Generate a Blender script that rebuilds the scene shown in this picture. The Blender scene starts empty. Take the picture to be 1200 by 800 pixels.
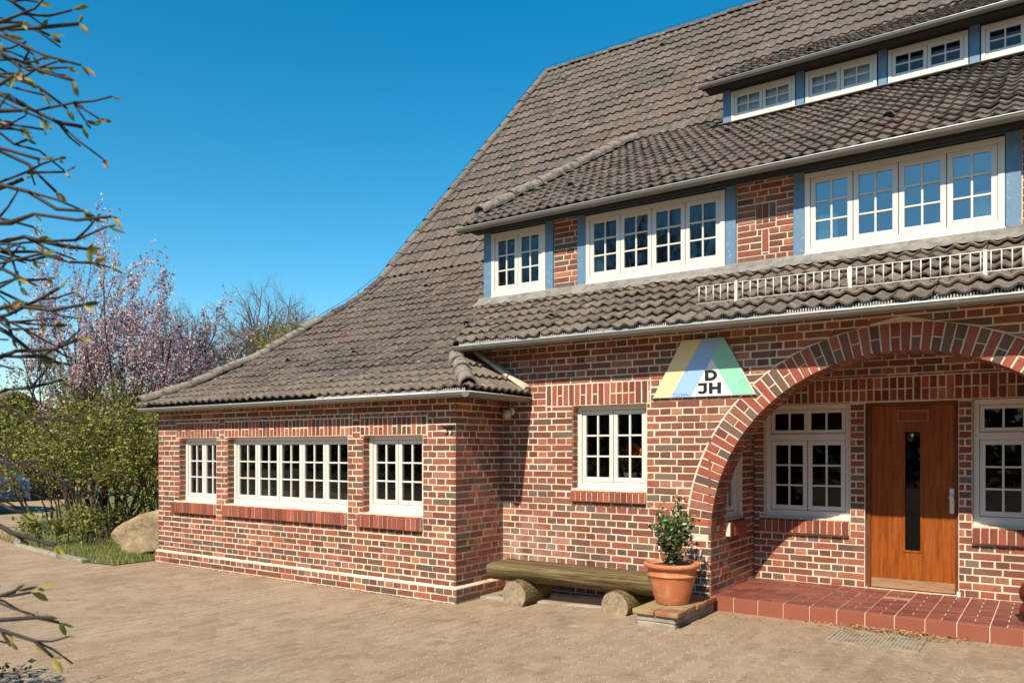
import bpy, math, random
from mathutils import Vector, Matrix, noise
rng = random.Random(7)
V = Vector
# ------------------------------------------------------------------ camera, sky, sun, exposure
TH = math.radians(34.7); CT, ST = math.cos(TH), math.sin(TH); EYE = 1.743
scene = bpy.context.scene
col = scene.collection
cam = bpy.data.cameras.new('camera'); camo = bpy.data.objects.new('camera', cam); col.objects.link(camo)
camo.location = (0, 0, EYE); camo.rotation_euler = (math.radians(90), 0, TH)
cam.sensor_width = 36; cam.lens = 27.72; cam.shift_y = 0.105; cam.clip_start = 0.05; cam.clip_end = 3000
cam.dof.use_dof = True; cam.dof.focus_distance = 9.5; cam.dof.aperture_fstop = 5.0
scene.camera = camo
SUNV = V((0.13, -1.0, 1.03)).normalized()
EL = math.asin(SUNV.z); AZ = math.atan2(SUNV.x, SUNV.y)
world = bpy.data.worlds.new('World'); scene.world = world; world.use_nodes = True
wn = world.node_tree; bg = wn.nodes['Background']; bg.inputs['Strength'].default_value = 0.12
sky = wn.nodes.new('ShaderNodeTexSky'); sky.sky_type = 'NISHITA'; sky.sun_disc = False
sky.sun_elevation = EL; sky.sun_rotation = AZ; sky.altitude = 0; sky.air_density = 1.0; sky.dust_density = 0.3; sky.ozone_density = 2.5
hs = wn.nodes.new('ShaderNodeHueSaturation'); hs.inputs['Hue'].default_value = .482; hs.inputs['Saturation'].default_value = 1.45; hs.inputs['Value'].default_value = 1.0
wn.links.new(sky.outputs[0], hs.inputs['Color']); wn.links.new(hs.outputs[0], bg.inputs['Color'])
sl = bpy.data.lights.new('sun', 'SUN'); slo = bpy.data.objects.new('sun', sl); col.objects.link(slo)
sl.energy = 5.0; sl.angle = math.radians(0.53); sl.color = (1.0, 0.89, 0.73)
slo.rotation_euler = (-SUNV).to_track_quat('-Z', 'Y').to_euler(); slo.location = (2, -20, 25)
scene.view_settings.view_transform = 'Standard'; scene.view_settings.look = 'None'
scene.view_settings.exposure = 0.47; scene.view_settings.gamma = 1.0
scene.render.film_transparent = False

# ------------------------------------------------------------------ helpers: objects
OFF = {}
def thing(name, label, cat, loc=(0, 0, 0), group=None):
    o = bpy.data.objects.new(name, None); col.objects.link(o); o.location = loc; o.empty_display_size = .2
    o['label'] = label; o['category'] = cat
    if group: o['group'] = group
    OFF[o.name] = V(loc); return o
def tag(o, label, cat, group=None):
    o['label'] = label; o['category'] = cat
    if group: o['group'] = group
    return o
class MB:
    def __init__(s): s.v = []; s.f = []; s.i = []; s.m = []; s.sm = []
    def add(s, pts, faces, rid=None, mat=0, smooth=False):
        b = len(s.v); s.v.extend([tuple(p) for p in pts])
        if rid is None: rid = (rng.random(), rng.random())
        for f in faces:
            s.f.append([b + k for k in f]); s.i.append(rid); s.m.append(mat); s.sm.append(smooth)
    def quad(s, a, b, c, d, rid=None, mat=0): s.add([a, b, c, d], [(0, 1, 2, 3)], rid, mat)
    def poly(s, pts, rid=None, mat=0): s.add(pts, [tuple(range(len(pts)))], rid, mat)
    def hexa(s, p, rid=None, mat=0):   # p: 4 bottom/front then 4 top/back, same order
        s.add(p, [(0, 1, 2, 3), (7, 6, 5, 4), (0, 4, 5, 1), (1, 5, 6, 2), (2, 6, 7, 3), (3, 7, 4, 0)], rid, mat)
    def box(s, x0, x1, y0, y1, z0, z1, rid=None, mat=0):
        s.hexa([(x0, y0, z0), (x1, y0, z0), (x1, y0, z1), (x0, y0, z1), (x0, y1, z0), (x1, y1, z0), (x1, y1, z1), (x0, y1, z1)], rid, mat)
    def mbox(s, mp, a0, a1, d0, d1, z0, z1, rid=None, mat=0):
        s.hexa([mp(a0, d0, z0), mp(a1, d0, z0), mp(a1, d0, z1), mp(a0, d0, z1), mp(a0, d1, z0), mp(a1, d1, z0), mp(a1, d1, z1), mp(a0, d1, z1)], rid, mat)
    def tube(s, pts, rad, n=6, rid=None, mat=0, cap=True, smooth=True):
        pts = [V(p) for p in pts]; N = len(pts)
        if not isinstance(rad, (list, tuple)): rad = [rad] * N
        vs = []; ref = V((0, 0, 1))
        d0 = (pts[-1] - pts[0]).normalized() if (pts[-1] - pts[0]).length > 1e-6 else V((0, 0, 1))
        if abs(d0.z) > .9: ref = V((1, 0, 0))
        for k in range(N):
            d = (pts[min(k + 1, N - 1)] - pts[max(k - 1, 0)]).normalized()
            a = d.cross(ref)
            if a.length < 1e-4: a = d.cross(V((0, 1, 0)))
            a.normalize(); b = d.cross(a)
            for j in range(n):
                t = 2 * math.pi * j / n
                vs.append(pts[k] + (a * math.cos(t) + b * math.sin(t)) * rad[k])
        fs = []
        for k in range(N - 1):
            for j in range(n):
                fs.append((k * n + j, k * n + (j + 1) % n, (k + 1) * n + (j + 1) % n, (k + 1) * n + j))
        if cap: fs.append(tuple(range(n))[::-1]); fs.append(tuple((N - 1) * n + j for j in range(n)))
        s.add(vs, fs, rid, mat, smooth)
    def lathe(s, c, prof, n=32, rid=None, mat=0):
        vs = []; fs = []; P = len(prof)
        for (r, z) in prof:
            for j in range(n):
                t = 2 * math.pi * j / n; vs.append((c[0] + r * math.cos(t), c[1] + r * math.sin(t), c[2] + z))
        for k in range(P - 1):
            for j in range(n): fs.append((k * n + j, k * n + (j + 1) % n, (k + 1) * n + (j + 1) % n, (k + 1) * n + j))
        s.add(vs, fs, rid, mat, True)
    def build(s, name, mats, parent=None, bevel=0, off=None):
        if off is None:
            off = OFF[parent.name] if parent else V((0, 0, 0))
        me = bpy.data.meshes.new(name)
        me.from_pydata([(x - off.x, y - off.y, z - off.z) for x, y, z in s.v], [], s.f)
        if not isinstance(mats, (list, tuple)): mats = [mats]
        for m in mats: me.materials.append(m)
        me.polygons.foreach_set('material_index', s.m); me.polygons.foreach_set('use_smooth', s.sm)
        uv = me.uv_layers.new(name='tint'); arr = []
        for f, r in zip(s.f, s.i): arr.extend(list(r) * len(f))
        uv.data.foreach_set('uv', arr)
        o = bpy.data.objects.new(name, me); col.objects.link(o)
        if parent: o.parent = parent
        elif off.length: o.location = off
        OFF[o.name] = off
        if bevel:
            md = o.modifiers.new('bevel', 'BEVEL'); md.width = bevel; md.segments = 2; md.limit_method = 'ANGLE'; md.angle_limit = math.radians(50)
        return o

# ------------------------------------------------------------------ helpers: materials
def newmat(name):
    m = bpy.data.materials.new(name); m.use_nodes = True
    nt = m.node_tree; return m, nt, nt.nodes['Principled BSDF']
def nd(nt, t, props=None, **ins):
    n = nt.nodes.new('ShaderNode' + t)
    for k, v in (props or {}).items(): setattr(n, k, v)
    for k, v in ins.items():
        k = k.replace('_', ' ')
        sock = n.inputs[int(k)] if k.isdigit() else n.inputs[k]
        if hasattr(v, 'links') or isinstance(v, bpy.types.NodeSocket): nt.links.new(v, sock)
        else: sock.default_value = v
    return n
def mth(nt, op, a, b=0.0, c=None):
    n = nt.nodes.new('ShaderNodeMath'); n.operation = op
    for i, v in enumerate((a, b) if c is None else (a, b, c)):
        if isinstance(v, bpy.types.NodeSocket): nt.links.new(v, n.inputs[i])
        else: n.inputs[i].default_value = v
    return n.outputs[0]
def ramp(nt, fac, stops, interp='LINEAR'):
    n = nt.nodes.new('ShaderNodeValToRGB'); cr = n.color_ramp; cr.interpolation = interp
    while len(cr.elements) < len(stops): cr.elements.new(.5)
    for e, (p, c) in zip(cr.elements, stops):
        e.position = p; e.color = (*c, 1) if len(c) == 3 else c
    nt.links.new(fac, n.inputs[0]); return n.outputs[0]
def mix(nt, fac, a, b, bt='MIX'):
    n = nt.nodes.new('ShaderNodeMix'); n.data_type = 'RGBA'; n.blend_type = bt
    for s, v in ((n.inputs[0], fac), (n.inputs[6], a), (n.inputs[7], b)):
        if isinstance(v, bpy.types.NodeSocket): nt.links.new(v, s)
        else: s.default_value = (*v, 1) if isinstance(v, (tuple, list)) and len(v) == 3 else v
    return n.outputs[2]
def pos(nt): return nd(nt, 'NewGeometry').outputs['Position']
def nz(nt, scale, detail=3, rough=.55, vec=None, dist=0.0):
    n = nd(nt, 'TexNoise', Scale=scale, Detail=detail, Roughness=rough, Distortion=dist)
    nt.links.new(vec if vec is not None else pos(nt), n.inputs['Vector']); return n.outputs[0]
def stretch(nt, v):
    n = nd(nt, 'Mapping'); nt.links.new(pos(nt), n.inputs['Vector']); n.inputs['Scale'].default_value = v; return n.outputs[0]
def bump(nt, bs, h, strength=.3, dist=.01):
    n = nd(nt, 'Bump', Strength=strength, Distance=dist); nt.links.new(h, n.inputs['Height']); nt.links.new(n.outputs[0], bs.inputs['Normal'])
def ids(nt):
    u = nd(nt, 'UVMap', {'uv_map': 'tint'}); s = nd(nt, 'SeparateXYZ'); nt.links.new(u.outputs[0], s.inputs[0]); return s.outputs[0], s.outputs[1]
def setc(nt, bs, c):
    if isinstance(c, bpy.types.NodeSocket): nt.links.new(c, bs.inputs['Base Color'])
    else: bs.inputs['Base Color'].default_value = (*c, 1)
def mask(nt, n, lo, hi): return ramp(nt, n, [(lo, (0, 0, 0)), (hi, (1, 1, 1))])

def simple(name, c, rough=.6, metal=0, var=.25, sc=12, bmp=.15, bsc=80, spec=.5, dirt=None):
    m, nt, bs = newmat(name)
    n = nz(nt, sc, 4)
    cc = mix(nt, n, tuple(x * (1 - var) for x in c), tuple(min(1, x * (1 + var)) for x in c))
    if dirt:
        d = mask(nt, nz(nt, dirt[1], 5, .65), dirt[2], dirt[3]); cc = mix(nt, d, cc, dirt[0])
    setc(nt, bs, cc); bs.inputs['Roughness'].default_value = rough; bs.inputs['Metallic'].default_value = metal
    bs.inputs['Specular IOR Level'].default_value = spec
    if bmp: bump(nt, bs, nz(nt, bsc, 4, .6), bmp, .004)
    return m
def brick_mat(name, stops, pale=True):
    m, nt, bs = newmat(name); x, y = ids(nt)
    c = ramp(nt, x, stops, 'LINEAR')
    c = mix(nt, .65, c, ramp(nt, y, [(0, (.62, .62, .62)), (1, (1.35, 1.3, 1.25))]), 'MULTIPLY')
    n1 = nz(nt, 38, 4, .65); c = mix(nt, mth(nt, 'MULTIPLY', mask(nt, n1, .5, .7), .65), c, (.085, .052, .04))
    n2 = nz(nt, 160, 2, .6); c = mix(nt, mth(nt, 'MULTIPLY', mask(nt, n2, .6, .75), .45), c, (.5, .36, .27))
    if pale:   # lime bloom low on the walls
        sp = nd(nt, 'SeparateXYZ'); nt.links.new(pos(nt), sp.inputs[0])
        lowz = nd(nt, 'MapRange', Value=sp.outputs[2]); lowz.inputs[1].default_value = 1.15; lowz.inputs[2].default_value = .35
        nearx = nd(nt, 'MapRange', Value=mth(nt, 'ABSOLUTE', mth(nt, 'ADD', sp.outputs[0], 5.3))); nearx.inputs[1].default_value = .9; nearx.inputs[2].default_value = .1
        k = mth(nt, 'MULTIPLY', mth(nt, 'MULTIPLY', mth(nt, 'MULTIPLY', lowz.outputs[0], mth(nt, 'GREATER_THAN', sp.outputs[1], 7.8)), nearx.outputs[0]), mask(nt, nz(nt, 5, 4), .35, .62))
        c = mix(nt, mth(nt, 'MULTIPLY', k, .5), c, (.6, .46, .4))
        k2 = mth(nt, 'MULTIPLY', mask(nt, nz(nt, 2.3, 5, .6), .55, .75), .16); c = mix(nt, k2, c, (.5, .38, .32))
    setc(nt, bs, c); bs.inputs['Roughness'].default_value = .85; bs.inputs['Specular IOR Level'].default_value = .3
    h = mth(nt, 'ADD', mth(nt, 'MULTIPLY', nz(nt, 60, 4, .6), 1.0), mth(nt, 'MULTIPLY', nz(nt, 260, 2), .5))
    bump(nt, bs, h, .55, .006); return m
RED = [(0, (.155, .118, .085)), (.1, (.13, .088, .062)), (.2, (.15, .068, .046)), (.36, (.195, .068, .042)), (.56, (.255, .077, .048)), (.76, (.30, .098, .06)), (.88, (.35, .14, .08)), (.95, (.33, .17, .115)), (1, (.21, .08, .068))]
M = {}
M['brick'] = brick_mat('brick', RED)
M['voussoir'] = brick_mat('arch_brick', [(0, (.13, .1, .075)), (.35, (.15, .08, .06)), (.5, (.24, .06, .04)), (.85, (.33, .09, .055)), (1, (.27, .12, .075))], False)
M['sill'] = brick_mat('sill_brick', [(0, (.2, .055, .035)), (.6, (.27, .07, .04)), (1, (.33, .1, .06))], False)
M['soldier'] = brick_mat('soldier_brick', [(0, (.12, .07, .05)), (.2, (.2, .055, .04)), (.6, (.29, .075, .045)), (1, (.36, .14, .09))], False)
M['mortar'] = simple('mortar', (.71, .58, .43), .95, var=.18, sc=30, bmp=.5, bsc=180, spec=.2, dirt=((.40, .31, .23), 2.2, .5, .78))
M['mortar_dark'] = simple('mortar_grey', (.42, .33, .26), .95, var=.25, sc=30, bmp=.5, bsc=180, spec=.2)

def tile_mat(name, base, warm):
    m, nt, bs = newmat(name); x, y = ids(nt)
    c = ramp(nt, x, [(0, tuple(b * .72 for b in base)), (.5, base), (.85, warm), (1, tuple(b * 1.3 for b in base))])
    n1 = nz(nt, 9, 5, .7); c = mix(nt, mth(nt, 'MULTIPLY', mask(nt, n1, .42, .68), .55), c, (.21, .185, .145))
    red = mth(nt, 'MULTIPLY', mask(nt, nz(nt, .55, 3), .56, .7), .28); c = mix(nt, red, c, (.17, .078, .06))
    lic = mth(nt, 'MULTIPLY', mask(nt, nz(nt, 34, 3, .6), .62, .67), mask(nt, nz(nt, 2.2, 2), .35, .6)); c = mix(nt, mth(nt, 'MULTIPLY', lic, .8), c, (.45, .41, .34))
    drk = mth(nt, 'MULTIPLY', mask(nt, nz(nt, 22, 4, .7), .58, .72), .55); c = mix(nt, drk, c, (.035, .03, .026))
    setc(nt, bs, c); bs.inputs['Roughness'].default_value = .9; bs.inputs['Specular IOR Level'].default_value = .25
    c = mix(nt, mth(nt, 'MULTIPLY', mask(nt, nz(nt, 13, 6, .85), .59, .62), .75), c, (.46, .42, .35))
    setc(nt, bs, c); bump(nt, bs, mth(nt, 'ADD', nz(nt, 45, 5, .7), mth(nt, 'MULTIPLY', nz(nt, 14, 3), 1.5)), .9, .016); return m
M['tile'] = tile_mat('roof_tile', (.098, .078, .067), (.125, .09, .071))
M['tile_light'] = tile_mat('weathered_roof_tile', (.165, .13, .102), (.205, .155, .112))
M['ridge'] = simple('ridge_tile', (.25, .215, .175), .95, var=.45, sc=14, bmp=.7, bsc=40, spec=.2, dirt=((.09, .075, .06), 9, .5, .66))
M['flash'] = simple('lead_flashing', (.23, .215, .19), .85, var=.4, sc=11, bmp=.8, bsc=18, dirt=((.13, .12, .105), 7, .46, .66))
M['white'] = simple('white_paint', (.64, .62, .56), .42, var=.03, sc=4, bmp=.06, bsc=60, dirt=((.58, .55, .49), 6, .62, .85))
M['gasket'] = simple('dark_gap', (.03, .03, .03), .8)
M['blue'] = simple('blue_paint', (.11, .205, .315), .55, var=.18, sc=6, bmp=.3, bsc=50, dirt=((.28, .36, .42), 16, .58, .7))
M['zinc'] = simple('zinc', (.20, .19, .16), .55, .3, var=.25, sc=3, bmp=.1, bsc=20, dirt=((.17, .155, .125), 2.2, .45, .75))
M['zinc_rim'] = simple('bright_zinc', (.58, .58, .56), .45, .4, var=.12)
M['comb'] = simple('comb_plastic', (.42, .41, .38), .6)
M['galv'] = simple('painted_steel_bar', (.66, .62, .56), .55, .1, var=.12, bmp=.1)
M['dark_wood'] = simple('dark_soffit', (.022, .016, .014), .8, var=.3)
M['plaster'] = simple('interior_plaster', (.34, .29, .22), .95, var=.1)
M['clear_wood'] = simple('pale_wood', (.52, .34, .17), .5, var=.2)
M['curtain'] = simple('curtain_cloth', (.45, .68, .62), .9, var=.15)
M['concrete'] = simple('concrete', (.33, .29, .225), .95, var=.25, sc=5, bmp=.5, bsc=90, dirt=((.17, .14, .10), 3, .5, .7))
M['steel'] = simple('steel', (.55, .55, .54), .3, .9, var=.05)
M['iron'] = simple('dark_iron', (.03, .03, .03), .6, .5)
M['white_metal'] = simple('white_enamel', (.75, .74, .7), .4)
def glass(name, base, tint=(.62, .66, .66), mult=1.15):
    m, nt, bs = newmat(name); nt.nodes.remove(bs); out = nt.nodes['Material Output']
    tr = nd(nt, 'BsdfTransparent', Color=(*tint, 1)); gl = nd(nt, 'BsdfGlossy', Roughness=.02, Color=(.95, .97, 1, 1))
    fr = nd(nt, 'Fresnel', IOR=1.5); k = mth(nt, 'MINIMUM', mth(nt, 'ADD', mth(nt, 'MULTIPLY', fr.outputs[0], mult), base), .95)
    bp = nd(nt, 'Bump', Strength=.05, Distance=.02); nt.links.new(nz(nt, 3.0, 1), bp.inputs['Height']); nt.links.new(bp.outputs[0], gl.inputs['Normal'])
    mx = nd(nt, 'MixShader'); nt.links.new(k, mx.inputs[0]); nt.links.new(tr.outputs[0], mx.inputs[1]); nt.links.new(gl.outputs[0], mx.inputs[2])
    nt.links.new(mx.outputs[0], out.inputs['Surface']); return m
M['glass'] = glass('window_glass', .0, (.75, .78, .77)); M['glass_up'] = glass('coated_window_glass', .2, (.8, .84, .84)); M['glass_dark'] = glass('dark_glass', .0, (.12, .12, .12), .55); M['glass_mid'] = glass('upper_window_glass', .03, (.6, .63, .6), 1.2)
def wood_mat(name, c1, c2, vec, sc=6, rough=.45, lo=.35, hi=.65, bmp=.2, spots=None):
    m, nt, bs = newmat(name); v = stretch(nt, vec)
    n = nz(nt, sc, 6, .65, v, .4); c = mix(nt, mask(nt, n, lo, hi), c1, c2)
    if spots: c = mix(nt, mth(nt, 'MULTIPLY', mask(nt, nz(nt, spots[1], 4, .6), .5, .7), .7), c, spots[0])
    setc(nt, bs, c); bs.inputs['Roughness'].default_value = rough; bs.inputs['Specular IOR Level'].default_value = .15; bump(nt, bs, n, bmp, .004); return m
M['door'] = wood_mat('door_veneer', (.165, .032, .005), (.34, .10, .018), (9, 9, .5), 5, .38, .3, .7, .1)
M['door_frame'] = wood_mat('door_frame_wood', (.12, .035, .016), (.19, .06, .024), (9, 9, .6), 5, .5)
M['kick'] = wood_mat('worn_wood', (.24, .13, .07), (.36, .22, .13), (1, 9, 12), 5, .7)
M['log'] = wood_mat('weathered_log', (.05, .034, .016), (.225, .16, .075), (.35, 11, 11), 4, .9, .38, .62, 1.0, ((.13, .115, .04), 7))
M['log_end'] = wood_mat('log_end_grain', (.22, .16, .10), (.40, .31, .21), (6, 6, 6), 5, .9, .3, .7, .5, ((.12, .09, .06), 12))
M['terracotta'] = simple('terracotta', (.50, .155, .06), .75, var=.14, sc=7, bmp=.25, bsc=60, dirt=((.50, .33, .17), 7, .5, .72))
M['glaze'] = simple('dark_red_glaze', (.13, .02, .015), .3)
M['moss'] = simple('mossy_slab', (.30, .22, .10), .9, var=.35, sc=9, bmp=.5, bsc=50, dirt=((.27, .09, .05), 3, .5, .62))
M['soil'] = simple('soil', (.05, .035, .025), 1)
M['dry_leaf'] = simple('dry_leaf', (.34, .20, .09), .8, var=.5, sc=30)

def floor_tile_mat():
    m, nt, bs = newmat('red_floor_tile'); x, y = ids(nt)
    c = ramp(nt, x, [(0, (.135, .036, .026)), (.5, (.2, .052, .034)), (.8, (.24, .068, .044)), (1, (.155, .055, .05))])
    c = mix(nt, mth(nt, 'MULTIPLY', mask(nt, nz(nt, 4, 5, .7), .45, .7), .35), c, (.28, .13, .09))
    setc(nt, bs, c); bs.inputs['Roughness'].default_value = .5; bump(nt, bs, nz(nt, 60, 3), .15, .003); return m
M['ftile'] = floor_tile_mat()
M['nosing'] = simple('red_clinker', (.27, .08, .046), .5, var=.14, sc=5, bmp=.1)
M['nosing_pale'] = simple('pale_floor_tile', (.36, .23, .17), .6)

def paver_mat():
    m, nt, bs = newmat('wavy_pavers')
    sp = nd(nt, 'SeparateXYZ'); nt.links.new(pos(nt), sp.inputs[0]); X, Y = sp.outputs[0], sp.outputs[1]
    X = mth(nt, 'ADD', X, mth(nt, 'MULTIPLY', mth(nt, 'SUBTRACT', nz(nt, 3, 2), .5), .02))
    tri = mth(nt, 'PINGPONG', Y, .055)                       # zigzag flank
    xs = mth(nt, 'ADD', X, mth(nt, 'MULTIPLY', tri, .62))
    W = .145; L = .22
    cx = mth(nt, 'DIVIDE', xs, W); ix = mth(nt, 'FLOOR', cx); fx = mth(nt, 'SUBTRACT', cx, ix)
    odd = mth(nt, 'MULTIPLY', mth(nt, 'MODULO', mth(nt, 'ABSOLUTE', ix), 2), .5)
    tri2 = mth(nt, 'PINGPONG', mth(nt, 'ADD', X, .03), .036)
    cy = mth(nt, 'ADD', mth(nt, 'DIVIDE', mth(nt, 'ADD', Y, mth(nt, 'MULTIPLY', tri2, .3)), L), odd); iy = mth(nt, 'FLOOR', cy); fy = mth(nt, 'SUBTRACT', cy, iy)
    ex = mth(nt, 'MULTIPLY', mth(nt, 'MINIMUM', fx, mth(nt, 'SUBTRACT', 1, fx)), W)
    ey = mth(nt, 'MULTIPLY', mth(nt, 'MINIMUM', fy, mth(nt, 'SUBTRACT', 1, fy)), L)
    e = mth(nt, 'MINIMUM', ex, mth(nt, 'MULTIPLY', ey, 1.25))
    e = mth(nt, 'ADD', e, mth(nt, 'MULTIPLY', mth(nt, 'SUBTRACT', nz(nt, 70, 3), .5), .007))
    j = ramp(nt, mth(nt, 'MULTIPLY', e, 40), [(.1, (1, 1, 1)), (.3, (0, 0, 0))])
    cmb = nd(nt, 'CombineXYZ'); nt.links.new(ix, cmb.inputs[0]); nt.links.new(iy, cmb.inputs[1])
    wn_ = nd(nt, 'TexWhiteNoise', {'noise_dimensions': '2D'}); nt.links.new(cmb.outputs[0], wn_.inputs['Vector'])
    c = ramp(nt, wn_.outputs[0], [(0, (.315, .215, .135)), (.5, (.375, .262, .165)), (1, (.42, .30, .195))])
    big = nz(nt, .8, 5, .62); c = mix(nt, mth(nt, 'MULTIPLY', mask(nt, big, .45, .7), .5), c, (.2, .14, .092))
    sand = mask(nt, nz(nt, .55, 4, .6), .45, .6); c = mix(nt, mth(nt, 'MULTIPLY', sand, .4), c, (.42, .32, .21))
    c = mix(nt, mth(nt, 'MULTIPLY', mask(nt, nz(nt, 15, 7, .85, stretch(nt, (1, .45, 1))), .53, .64), .5), c, (.56, .44, .31))
    c = mix(nt, mth(nt, 'MULTIPLY', mask(nt, nz(nt, 11, 7, .85, stretch(nt, (1, .5, 1.3))), .52, .64), .6), c, (.17, .115, .072))
    dirt = mth(nt, 'MULTIPLY', mask(nt, nz(nt, 1.7, 5, .7), .52, .68), mth(nt, 'SUBTRACT', 1.0, nd(nt, 'MapRange', Value=mth(nt, 'ABSOLUTE', mth(nt, 'SUBTRACT', Y, 6.6))).outputs[0])); c = mix(nt, mth(nt, 'MULTIPLY', dirt, .6), c, (.15, .115, .075))
    jx = ramp(nt, mth(nt, 'MULTIPLY', ex, 40), [(.14, (1, 1, 1)), (.38, (0, 0, 0))]); jk = mth(nt, 'MULTIPLY', mth(nt, 'ADD', mth(nt, 'MULTIPLY', j, .45), mth(nt, 'MULTIPLY', jx, .55)), mth(nt, 'ADD', .3, mth(nt, 'MULTIPLY', mask(nt, nz(nt, 1.1, 3), .4, .62), .6)))
    c = mix(nt, jk, c, (.64, .51, .36))
    setc(nt, bs, c); bs.inputs['Roughness'].default_value = .9; bs.inputs['Specular IOR Level'].default_value = .25
    h = mth(nt, 'SUBTRACT', mth(nt, 'MULTIPLY', nz(nt, 60, 5, .75), 1.1), mth(nt, 'MULTIPLY', j, .6))
    bump(nt, bs, h, .9, .014); return m
M['paver'] = paver_mat()
def grass_mat():
    m, nt, bs = newmat('lawn')
    c = mix(nt, mask(nt, nz(nt, 1.5, 5, .6), .4, .62), (.10, .12, .025), (.2, .175, .07)); setc(nt, bs, c)
    bs.inputs['Roughness'].default_value = .95; bump(nt, bs, nz(nt, 30, 4), 1, .03); return m
M['lawn'] = grass_mat()
def rock_mat():
    m, nt, bs = newmat('sandstone_boulder'); n = nz(nt, 5, 6, .62)
    c = mix(nt, mask(nt, n, .35, .65), (.30, .205, .105), (.44, .33, .20)); c = mix(nt, mth(nt, 'MULTIPLY', mask(nt, nz(nt, 40, 4, .7), .6, .72), .5), c, (.16, .11, .06))
    setc(nt, bs, c); bs.inputs['Roughness'].default_value = .9; c = mix(nt, mth(nt, 'MULTIPLY', mask(nt, nz(nt, 3.2, 6, .7, None, 1.5), .55, .6), .4), c, (.17, .14, .09)); setc(nt, bs, c); bump(nt, bs, mth(nt, 'ADD', nz(nt, 12, 6, .7), mth(nt, 'MULTIPLY', nz(nt, 90, 3), .35)), .9, .05); return m
M['rock'] = rock_mat()
def leaf_mat(name, stops, trans=.35, rough=.5):
    m, nt, bs = newmat(name); x, y = ids(nt); c = ramp(nt, x, stops)
    setc(nt, bs, c); bs.inputs['Roughness'].default_value = rough
    t = nd(nt, 'BsdfTranslucent'); nt.links.new(c, t.inputs[0]); mx = nd(nt, 'MixShader', Fac=trans)
    nt.links.new(bs.outputs[0], mx.inputs[1]); nt.links.new(t.outputs[0], mx.inputs[2]); nt.links.new(mx.outputs[0], nt.nodes['Material Output'].inputs[0]); return m
M['leaf_spring'] = leaf_mat('spring_leaf', [(0, (.07, .10, .014)), (.5, (.2, .21, .028)), (.85, (.34, .32, .06)), (1, (.5, .45, .2))])
M['leaf_bud'] = leaf_mat('bud_leaf', [(0, (.05, .075, .012)), (.35, (.14, .17, .03)), (.65, (.34, .29, .06)), (.85, (.5, .36, .13)), (1, (.2, .09, .03))])
M['leaf_willow'] = leaf_mat('willow_leaf', [(0, (.18, .16, .02)), (1, (.36, .30, .05))])
M['leaf_dark'] = leaf_mat('evergreen_leaf', [(0, (.014, .03, .010)), (.6, (.035, .06, .018)), (1, (.08, .11, .04))], .15, .35)
M['leaf_pot'] = leaf_mat('glossy_leaf', [(0, (.022, .05, .012)), (.55, (.06, .11, .025)), (.8, (.15, .19, .06)), (.9, (.42, .42, .22)), (1, (.5, .36, .25))], .15, .3)
M['blossom'] = leaf_mat('blossom', [(0, (.12, .03, .04)), (.18, (.24, .08, .11)), (.4, (.60, .42, .46)), (1, (.84, .74, .74))], .4)
M['flower'] = leaf_mat('orange_petals', [(0, (.6, .06, .02)), (1, (.75, .18, .04))])
M['grass'] = leaf_mat('grass_blade', [(0, (.12, .17, .03)), (.7, (.25, .27, .06)), (1, (.48, .40, .2))])
M['bark'] = simple('bark', (.075, .05, .036), .95, var=.4, sc=30, bmp=.5, bsc=60)
M['twig'] = simple('twig_bark', (.028, .017, .012), .7, var=.35, sc=30, bmp=.3, bsc=90)
M['bark_far'] = simple('grey_bark', (.19, .155, .135), .95, var=.25)

# ------------------------------------------------------------------ the setting: ground
def gz(x, y):
    t = min(1, max(0, (x + 6.0) / 2.8)); t = t * t * (3 - 2 * t); return .09 * t
def sheet(name, xs, ys, zf, mat, kind='structure'):
    mb = MB(); n = len(ys); vs = [(x, y, zf(x, y)) for x in xs for y in ys]
    fs = [(i * n + j, (i + 1) * n + j, (i + 1) * n + j + 1, i * n + j + 1) for i in range(len(xs) - 1) for j in range(n - 1)]
    mb.add(vs, fs, smooth=True); o = mb.build(name, mat); o['kind'] = kind; return o
sheet('ground', [-900, -60, 60, 900], [-900, -60, 60, 900], lambda x, y: -.06, M['lawn'])
def frange(a, b, st):
    n = int(round((b - a) / st)); return [a + (b - a) * k / n for k in range(n + 1)]
sheet('pavement', [-60, -30] + frange(-18, 6, .4) + [20, 50], [-50, -20] + frange(-3, 8.2, .4) + [14, 20], gz, M['paver'])
lawn = MB(); lp = [(-11.62, 6.3), (-12.3, 6.24), (-13.6, 6.36), (-15.4, 6.55), (-17.4, 7.6), (-24, 11.2), (-40, 21), (-58, 40), (-58, 55), (50, 55), (50, 31), (-11.3, 31)]
lawn.poly([(x, y, .014) for x, y in lp]); lawn.build('grass_verge', M['lawn'])['kind'] = 'structure'

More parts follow.
